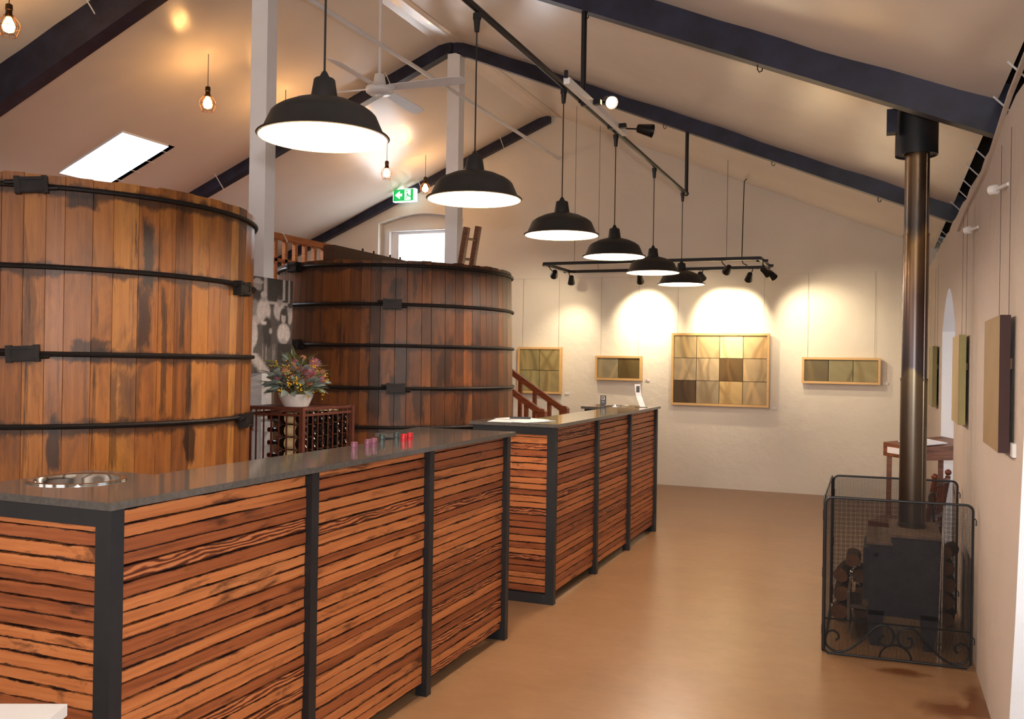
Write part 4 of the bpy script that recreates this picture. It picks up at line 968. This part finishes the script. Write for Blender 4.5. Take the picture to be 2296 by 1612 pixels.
# ================================================================== DESK AND CHAIR AT THE ARCHED OPENING
t = thing('writing_desk', (0.35, 7.25, 0), 'old brown slope-topped writing desk in the arched opening', 'desk')
A = Vector((0.22, 7.02, 0)); dL = Vector((-0.18, 0.28, 0)).normalized(); dR = Vector((0.253, 0.18, 0)).normalized(); dL = Vector((-dR.y, dR.x, 0))
wl_, wr_ = 0.36, 0.50
def dk(a, b, z): return tuple(A + dL*a + dR*b + Vector((0, 0, z)))
vs = [dk(0, 0, .845), dk(wl_, 0, .845), dk(wl_, wr_, .845), dk(0, wr_, .845), dk(0, 0, .925), dk(wl_, 0, .945), dk(wl_, wr_, .985), dk(0, wr_, .965)]
obj('box', MB().add(vs, [(0,1,2,3), (7,6,5,4), (0,4,5,1), (1,5,6,2), (2,6,7,3), (3,7,4,0)]), M_DESK, t)
for a, b in ((0.03, 0.03), (wl_-0.03, 0.03), (wl_-0.03, wr_-0.03), (0.03, wr_-0.03)):
    p = A + dL*a + dR*b; obj('leg', MB().box(p.x-0.018, p.x+0.018, p.y-0.018, p.y+0.018, 0, 0.845), M_DESK, t)
obj('name_label', MB().obox(A + dL*0.22 - dR*0.002 + Vector((0, 0, .893)), dL*0.09, dR*0.001, Vector((0, 0, 0.022))), M_PAPER, t)
mb = MB().add([dk(0.05, 0.08, .942), dk(0.30, 0.08, .952), dk(0.30, 0.30, .970), dk(0.05, 0.30, .958), dk(0.05, 0.08, .950), dk(0.30, 0.08, .960), dk(0.30, 0.30, .978), dk(0.05, 0.30, .966)], [(0,1,2,3), (7,6,5,4), (0,4,5,1), (1,5,6,2), (2,6,7,3), (3,7,4,0)])
solo('visitor_book', mb, M_PAPER, 'open white visitor book lying on the slope-topped desk', 'book')
t = thing('spindle_chair', (0.24, 7.2, 0), 'varnished wooden spindle-back chair between the stove and the desk', 'chair')
b0, b1 = Vector((0.325, 6.60, 0)), Vector((0.425, 6.93, 0)); bd_ = (b1-b0).normalized(); nd = Vector((-bd_.y, bd_.x, 0))
for p in (b0, b1):
    obj('back_post', MB().tube([p+Vector((0,0,0)), p+nd*0.05+Vector((0,0,.44)), p+Vector((0,0,.76))], 0.017, 8), M_CHAIR, t)
    obj('finial', MB().sphere(p+Vector((0,0,.785)), 0.022, 10, 8), M_CHAIR, t)
obj('top_rail', MB().bar(b0+Vector((0,0,.735)), b1+Vector((0,0,.735)), 0.022, 0.03), M_CHAIR, t)
obj('mid_rail', MB().bar(b0+nd*0.04+Vector((0,0,.50)), b1+nd*0.04+Vector((0,0,.50)), 0.022, 0.025), M_CHAIR, t)
for i in range(1, 5):
    p = b0+(b1-b0)*i/5; obj('spindle', MB().cyl(p+nd*0.04+Vector((0,0,.50)), p+Vector((0,0,.73)), 0.007, n=6), M_CHAIR, t)
cs = (b0+b1)/2+nd*0.23
obj('seat', MB().obox(cs+Vector((0,0,.43)), bd_*0.18, nd*0.19, Vector((0,0,.018))), M_CHAIR, t)
for s_ in (-1, 1): obj('leg', MB().cyl(cs+bd_*0.15*s_+nd*0.15, cs+bd_*0.15*s_+nd*0.15+Vector((0,0,.42)), 0.014, 0.018, n=8), M_CHAIR, t)
obj('stretcher', MB().bar(cs-bd_*0.15+nd*0.15+Vector((0,0,.2)), cs+bd_*0.15+nd*0.15+Vector((0,0,.2)), 0.016, 0.016), M_CHAIR, t)

# ================================================================== WINE RACK, BOTTLES, FLOWERS
KX0, KX1, KY0, KY1, KZ = -3.83, -3.415, 4.875, 5.46, 1.178
t = thing('wine_rack', ((KX0+KX1)/2, (KY0+KY1)/2, 0), 'rust-brown iron wine rack between the two vats', 'wine rack')
for x in (KX0, KX1):
    for y in (KY0, KY1): obj('upright', MB().box(x-0.014, x+0.014, y-0.014, y+0.014, 0, KZ), M_RACK, t)
for z in (KZ-0.008, KZ-0.045, 0.62, 0.12):
    for y in (KY0, KY1): obj('rail', MB().box(KX0, KX1, y-0.006, y+0.006, z-0.008, z+0.008), M_RACK, t)
    for x in (KX0, KX1): obj('rail', MB().box(x-0.006, x+0.006, KY0, KY1, z-0.008, z+0.008), M_RACK, t)
for i in range(1, 10):
    y = KY0 + (KY1-KY0)*i/10; obj('bar', MB().box(KX1-0.003, KX1+0.003, y-0.003, y+0.003, 0.12, KZ-0.008), M_RACK, t)
for i in range(1, 7):
    x = KX0 + (KX1-KX0)*i/7; obj('bar', MB().box(x-0.0045, x+0.0045, KY0-0.003, KY0+0.003, 0.12, KZ-0.008), M_RACK, t)
ROWS = (0.70, 0.782, 0.864, 0.946, 1.028, 1.110)
for z in ROWS:
    for x in (-3.62, -3.47): obj('cross_wire', MB().box(x-0.003, x+0.003, KY0, KY1, z-0.046, z-0.040), M_RACK, t)
obj('top_plate', MB().box(KX0-0.01, KX1+0.005, KY0+0.005, KY0+0.36, KZ-0.002, KZ+0.004), M_RACK, t)
words = ['lowest', 'second', 'third', 'fourth', 'fifth', 'top']; cols_w = ['nearest', 'second', 'third', 'fourth', 'fifth', 'farthest']
proto = None
for a, z in enumerate(ROWS):
    for b in range(6):
        y = KY0 + 0.055 + 0.094*b
        if proto is None:
            t = thing('wine_bottle', (-3.56, y, z-0.037), '', 'bottle', 'wine bottles in the iron rack')
            def xl(prof, m, nm):   # lathe about the x axis
                base = MB().lathe(prof, (0, 0, 0), 14); mb = MB()
                mb.add([(-3.42-zz, y+yy, z+xx) for xx, yy, zz in base.v], [tuple(reversed(f)) for f in base.f]); return obj(nm, mb, m, t, smooth=True)
            xl([(0.001, 0.012), (0.026, 0.0), (0.036, 0.004), (0.037, 0.012), (0.037, 0.17), (0.030, 0.20), (0.015, 0.225), (0.0135, 0.29), (0.001, 0.291)], M_BOTTLE, 'body')
            xl([(0.0372, 0.06), (0.0374, 0.061), (0.0374, 0.145), (0.0372, 0.146)], M_LABEL, 'label')
            xl([(0.0155, 0.25), (0.0155, 0.293), (0.001, 0.294)], M_FOIL, 'foil')
            proto = t
        else:
            t = copy_tree(proto); t.location = (-3.56, y, z-0.037)
        t['label'] = 'dark wine bottle in the iron rack, %s row, %s column from the counter' % (words[a], cols_w[b])
# flowers
BXc, BYc, BZc = -3.56, 5.01, KZ+0.004
t = thing('flower_arrangement', (BXc, BYc, BZc), 'white bowl of dusty pink proteas, yellow wattle and grey gum leaves on the wine rack', 'flowers')
obj('bowl', MB().lathe([(0.001, 0.0), (0.078, 0.0), (0.085, 0.008), (0.108, 0.060), (0.114, 0.082), (0.108, 0.082), (0.10, 0.06), (0.001, 0.05)], (BXc, BYc, BZc), 32), M_BOWL, t, smooth=True)
fr = random.Random(12)
def leaf_mesh(L, W, mat, nm):
    vs = []; n_ = 5
    for i in range(n_+1):
        s_ = i/n_; w_ = W*math.sin(PI*(0.08+0.92*s_)**0.8)*0.5 if i < n_ else 0.001; z = -0.25*L*s_*s_
        vs += [(L*s_, -w_, z+0.12*w_), (L*s_, 0, z-0.10*w_), (L*s_, w_, z+0.12*w_)]
    fs = [(i*3+k_, (i+1)*3+k_, (i+1)*3+k_+1, i*3+k_+1) for i in range(n_) for k_ in range(2)]
    me = bpy.data.meshes.new(nm); me.from_pydata(vs, [], fs); me.materials.append(mat)
    me.polygons.foreach_set('use_smooth', [True]*len(me.polygons)); return me
LG = [leaf_mesh(0.075, 0.050, M_GUM, 'gum_leaf'), leaf_mesh(0.06, 0.045, M_GUM, 'gum_leaf'), leaf_mesh(0.09, 0.022, M_GREEN, 'slim_leaf')]
for i in range(210):
    th = fr.uniform(0, 2*PI); el = fr.uniform(0.0, 1.35) if i > 110 else fr.uniform(0.02, 0.60)
    R_ = fr.uniform(0.11, 0.175) if el < 0.5 else fr.uniform(0.13, 0.21)
    p = Vector((math.cos(th)*math.cos(el)*R_, math.sin(th)*math.cos(el)*R_, 0.095+math.sin(max(el, -0.2))*R_*1.15))
    me = LG[fr.choice((0, 0, 1, 1, 2) if el < 0.6 else (0, 1, 2, 2, 2))]
    o = bpy.data.objects.new(me.name.split('.')[0], me); link(o); o.parent = t; o.location = p
    o.rotation_euler = (fr.uniform(-0.8, 0.8), -el*0.8+fr.uniform(-0.4, 0.4), th+fr.uniform(-0.5, 0.5)); s_ = fr.uniform(0.65, 1.1); o.scale = (s_, s_, s_)
def protea(mat, nm):
    mb = MB()
    for ring, (r0, L, tilt, n_) in enumerate(((0.016, 0.05, 0.18, 9), (0.020, 0.048, 0.45, 11), (0.022, 0.040, 0.85, 11))):
        for k_ in range(n_):
            a = 2*PI*(k_+0.5*ring)/n_; e = Vector((math.cos(a), math.sin(a), 0)); s = Vector((-math.sin(a), math.cos(a), 0))
            d = (Vector((0, 0, 1))*math.cos(tilt)+e*math.sin(tilt)); b_ = e*r0*0.6
            mb.add([b_-s*0.005, b_+s*0.005, b_+d*L*0.6+s*0.009, b_+d*L, b_+d*L*0.6-s*0.009], [(0, 1, 2, 3, 4)])
    mb.sphere((0, 0, 0.018), 0.017, 8, 6, 1.2)
    me = bpy.data.meshes.new(nm); me.from_pydata(mb.v, [], mb.f); me.materials.append(mat); return me
PM = [protea(M_PROTEA, 'protea_head'), protea(M_PROTEA2, 'protea_head')]
heads = [(-0.03, 0.04, 0.27, 1.2, 0), (0.06, 0.06, 0.255, 1.5, 0), (0.07, 0.0, 0.20, 1.5, 0), (-0.06, -0.02, 0.20, 1.2, 0), (0.10, 0.08, 0.20, 1.2, 1), (-0.05, 0.03, 0.255, 1.0, 1), (0.0, 0.05, 0.295, 0.9, 1), (0.03, -0.06, 0.16, 1.0, 1), (-0.09, -0.05, 0.17, 1.1, 0), (0.09, -0.02, 0.155, 0.9, 1), (0.0, -0.03, 0.235, 1.1, 1), (0.11, 0.06, 0.17, 1.0, 0)]
for x, y, z, s_, m_ in heads:
    o = bpy.data.objects.new('protea_head', PM[m_]); link(o); o.parent = t; o.location = (x*1.1, y*1.1, z); o.scale = (s_,)*3
    o.rotation_euler = (-y*6+fr.uniform(-.2, .2)+0.35*0, x*6+0.3, 0)
mb = MB()
for i in range(24):
    th = fr.uniform(0, 2*PI); el = fr.uniform(-0.15, 1.0); R_ = fr.uniform(0.15, 0.215)
    c = Vector((BXc+math.cos(th)*math.cos(el)*R_, BYc+math.sin(th)*math.cos(el)*R_, BZc+0.10+math.sin(max(el, -0.25))*R_))
    for j in range(14): mb.sphere(c+Vector((fr.gauss(0, .012), fr.gauss(0, .012), fr.gauss(0, .016))), fr.uniform(0.003, 0.006), 5, 4)
meta(obj('wattle_blossom', mb, M_WATTLE, t), kind='stuff')
mb = MB()
for x, y, z, s_, m_ in heads: mb.tube([(BXc, BYc, BZc+0.06), (BXc+x*0.7, BYc+y*0.7, BZc+z*0.6), (BXc+x*1.1, BYc+y*1.1, BZc+z)], 0.004, 5)
obj('stems', mb, M_GREEN, t)

# ================================================================== THINGS ON THE COUNTERS
TZ = 1.1155
def basin(x, y, r, label):
    mb = MB().lathe([(r+0.012, 0.0005), (r+0.012, 0.004), (r+0.004, 0.006), (r-0.008, 0.003), (r-0.014, -0.01), (r-0.022, -0.06), (r*0.7, -0.09), (0.001, -0.095)], (x, y, TZ), 48)
    return solo('steel_basin', mb, M_STEEL, label, 'basin', 'tasting basins on the counters', smooth=True)
basin(-2.278, 2.09, 0.130, 'round stainless steel basin on the corner of the nearest counter')
basin(-2.20, 7.90, 0.108, 'round stainless steel basin on the far end of the farther counter')
caps = [(-2.049, 3.298, M_PURPLE, 'mauve bottle cap standing apart on the nearest counter'), (-2.072, 3.445, M_PURPLE, 'mauve bottle cap, left one of the touching mauve pair'), (-2.081, 3.512, M_PURPLE, 'mauve bottle cap, right one of the touching mauve pair'),
        (-2.149, 3.702, M_TEAL, 'dark green bottle cap beside the mauve pair'), (-2.151, 3.841, M_TEAL, 'dark green bottle cap beside the red pair'), (-2.077, 3.776, M_RED, 'red bottle cap, left one of the red pair'), (-2.086, 3.854, M_RED, 'red bottle cap, right one of the red pair')]
for x, y, m_, lab in caps:
    t = thing('bottle_cap', (x, y, TZ), lab, 'bottle cap', 'screw caps on the nearest counter')
    obj('shell', MB().lathe([(0.0005, 0.0), (0.0145, 0.0), (0.0145, 0.012), (0.0138, 0.0125), (0.0138, 0.0145), (0.0145, 0.015), (0.0145, 0.033), (0.013, 0.035), (0.0005, 0.035)], (x, y, TZ), 20), m_, t, smooth=True)
    obj('top_disc', MB().cyl((x, y, TZ+0.035), (x, y, TZ+0.0358), 0.011, n=16), m_, t)
def sheetp(cx, cy, a, z, w_=0.21, h_=0.297):
    c, s = math.cos(a), math.sin(a); return MB().obox((cx, cy, z), (c*w_/2, s*w_/2, 0), (-s*h_/2, c*h_/2, 0), (0, 0, 0.0008))
solo('paper_sheet', sheetp(-2.24, 5.46, 0.2, TZ+0.001), M_PAPER, 'white paper sheet under the others on the farther counter', 'paper', 'papers on the farther counter')
solo('paper_sheet', sheetp(-2.10, 5.46, -0.35, TZ+0.003), M_PAPER, 'white paper sheet lying on top, nearest the counter corner', 'paper', 'papers on the farther counter')
solo('paper_sheet', sheetp(-2.20, 5.60, 1.2, TZ+0.005), M_PAPER, 'white paper sheet lying crosswise on the farther counter', 'paper', 'papers on the farther counter')
solo('phone', MB().obox((-2.21, 5.60, TZ+0.0115), (0.065, 0.02, 0), (-0.01, 0.032, 0), (0, 0, 0.0055)), M_BLACK, 'small dark phone lying on the papers', 'phone')
t = thing('card_stand', (-2.36, 8.03, TZ), 'small dark grey card stand with a white square emblem', 'sign')
e = Vector((0.93, 0.37, 0)); nn = Vector((0.37, -0.93, 0)); c0 = Vector((-2.36, 8.03, TZ+0.0435))
obj('card', MB().obox(c0, e*0.027, nn*0.004, Vector((0,0,0.042))), M_DARKCARD, t)
obj('foot', MB().obox(c0+Vector((0,0,-0.0405)), e*0.03, nn*0.02, Vector((0,0,0.003))), M_DARKCARD, t)
q0 = c0+nn*0.0048+Vector((0,0,0.018))
obj('emblem', MB().obox(q0+Vector((0,0,.012)), e*0.013, nn*.0006, Vector((0,0,.0016))).obox(q0-Vector((0,0,.012)), e*0.013, nn*.0006, Vector((0,0,.0016))).obox(q0-e*.0118, e*.0016, nn*.0006, Vector((0,0,.012))).obox(q0+e*.0118, e*.0016, nn*.0006, Vector((0,0,.012))).obox(q0+e*.004+Vector((0,0,-.003)), e*.0014, nn*.0006, Vector((0,0,.006))), M_PAPER, t)
for i, w_ in enumerate((0.012, 0.015, 0.010)): obj('text_line', MB().obox(c0+nn*0.0048+Vector((0,0,-0.010-0.009*i)), e*w_, nn*.0005, Vector((0,0,.0012))), M_STEEL, t)
t = thing('leaflet_holder', (-1.96, 7.82, TZ), 'clear acrylic holder with a bent white leaflet at the end of the farther counter', 'leaflet holder')
c0 = Vector((-1.955, 7.82, TZ))
obj('base_plate', MB().obox(c0+Vector((0,0,0.002)), e*0.055, nn*0.035, Vector((0,0,0.002))), M_GLASS, t)
obj('back_plate', MB().obox(c0-nn*0.02+Vector((0,0,0.045)), e*0.05, nn*0.0015, Vector((0,0,0.041))), M_GLASS, t)
prof = [(0.030, 0.005), (0.015, 0.05), (-0.005, 0.10), (-0.016, 0.15), (-0.019, 0.20)]
shift = [0.012, -0.004, -0.020, -0.028, -0.032]
mb = MB(); vs = []
for (dn, z), sh in zip(prof, shift): vs += [c0+nn*dn+e*(sh-0.024)+Vector((0,0,z)), c0+nn*dn+e*(sh+0.024)+Vector((0,0,z))]
vs2 = [v_-nn*0.001 for v_ in vs]
nV = len(vs); mb.add(vs, [(i*2, i*2+1, i*2+3, i*2+2) for i in range(4)]).add(vs2, [(i*2+2, i*2+3, i*2+1, i*2) for i in range(4)])
lf = obj('leaflet', mb, M_PAPER, t)
obj('printed_picture', MB().obox(c0-nn*0.0105+e*(-0.0275)+Vector((0,0,0.157)), e*0.015, nn*0.0012, Vector((0,0,0.028))), M_DARKCARD, lf)

# white side table at the near corner
t = thing('side_table', (-1.95, 1.30, 0), 'white table corner at the bottom left of the view', 'table')
e1 = Vector((0.91, 0.41, 0)); e2 = Vector((-0.41, 0.91, 0)); corner = Vector((-1.61, 1.46, 0.75)); ctr = corner - e1*0.35 - e2*0.35
obj('table_top', MB().obox(ctr-Vector((0,0,0.0125)), e1*0.35, e2*0.35, Vector((0,0,0.0125))), M_PLASTIC, t)
obj('pedestal', MB().cyl((ctr.x, ctr.y, 0.02), (ctr.x, ctr.y, 0.725), 0.03, n=16), M_STEEL, t)
obj('base', MB().cyl((ctr.x, ctr.y, 0), (ctr.x, ctr.y, 0.02), 0.2, n=24), M_STEEL, t)
# small hooks below the rafters
for i, (x, y, s_) in enumerate(((-1.66, 5.13, 'left of the pipe hanger on the nearer rafter'), (-0.66, 5.13, 'right of the pipe hanger on the nearer rafter'), (-2.58, 8.28, 'on the farther rafter, left of the lamp rail end'), (-1.9, 8.28, 'on the farther rafter, next to the lamp rail end'), (-0.93, 8.28, 'on the farther rafter, middle of its right slope'), (-0.06, 8.28, 'on the farther rafter, nearest to the stove pipe'))):
    z = zc(x) - (0.172 if y < 6 else 0.137)
    solo('wire_hook', MB().tube([(x, y, z), (x, y, z-0.025), (x+0.01, y, z-0.04), (x+0.024, y, z-0.034), (x+0.026, y, z-0.02)], 0.0035, 5), M_HOOP, 'small black wire hook ' + s_, 'hook', 'hooks under the rafters')
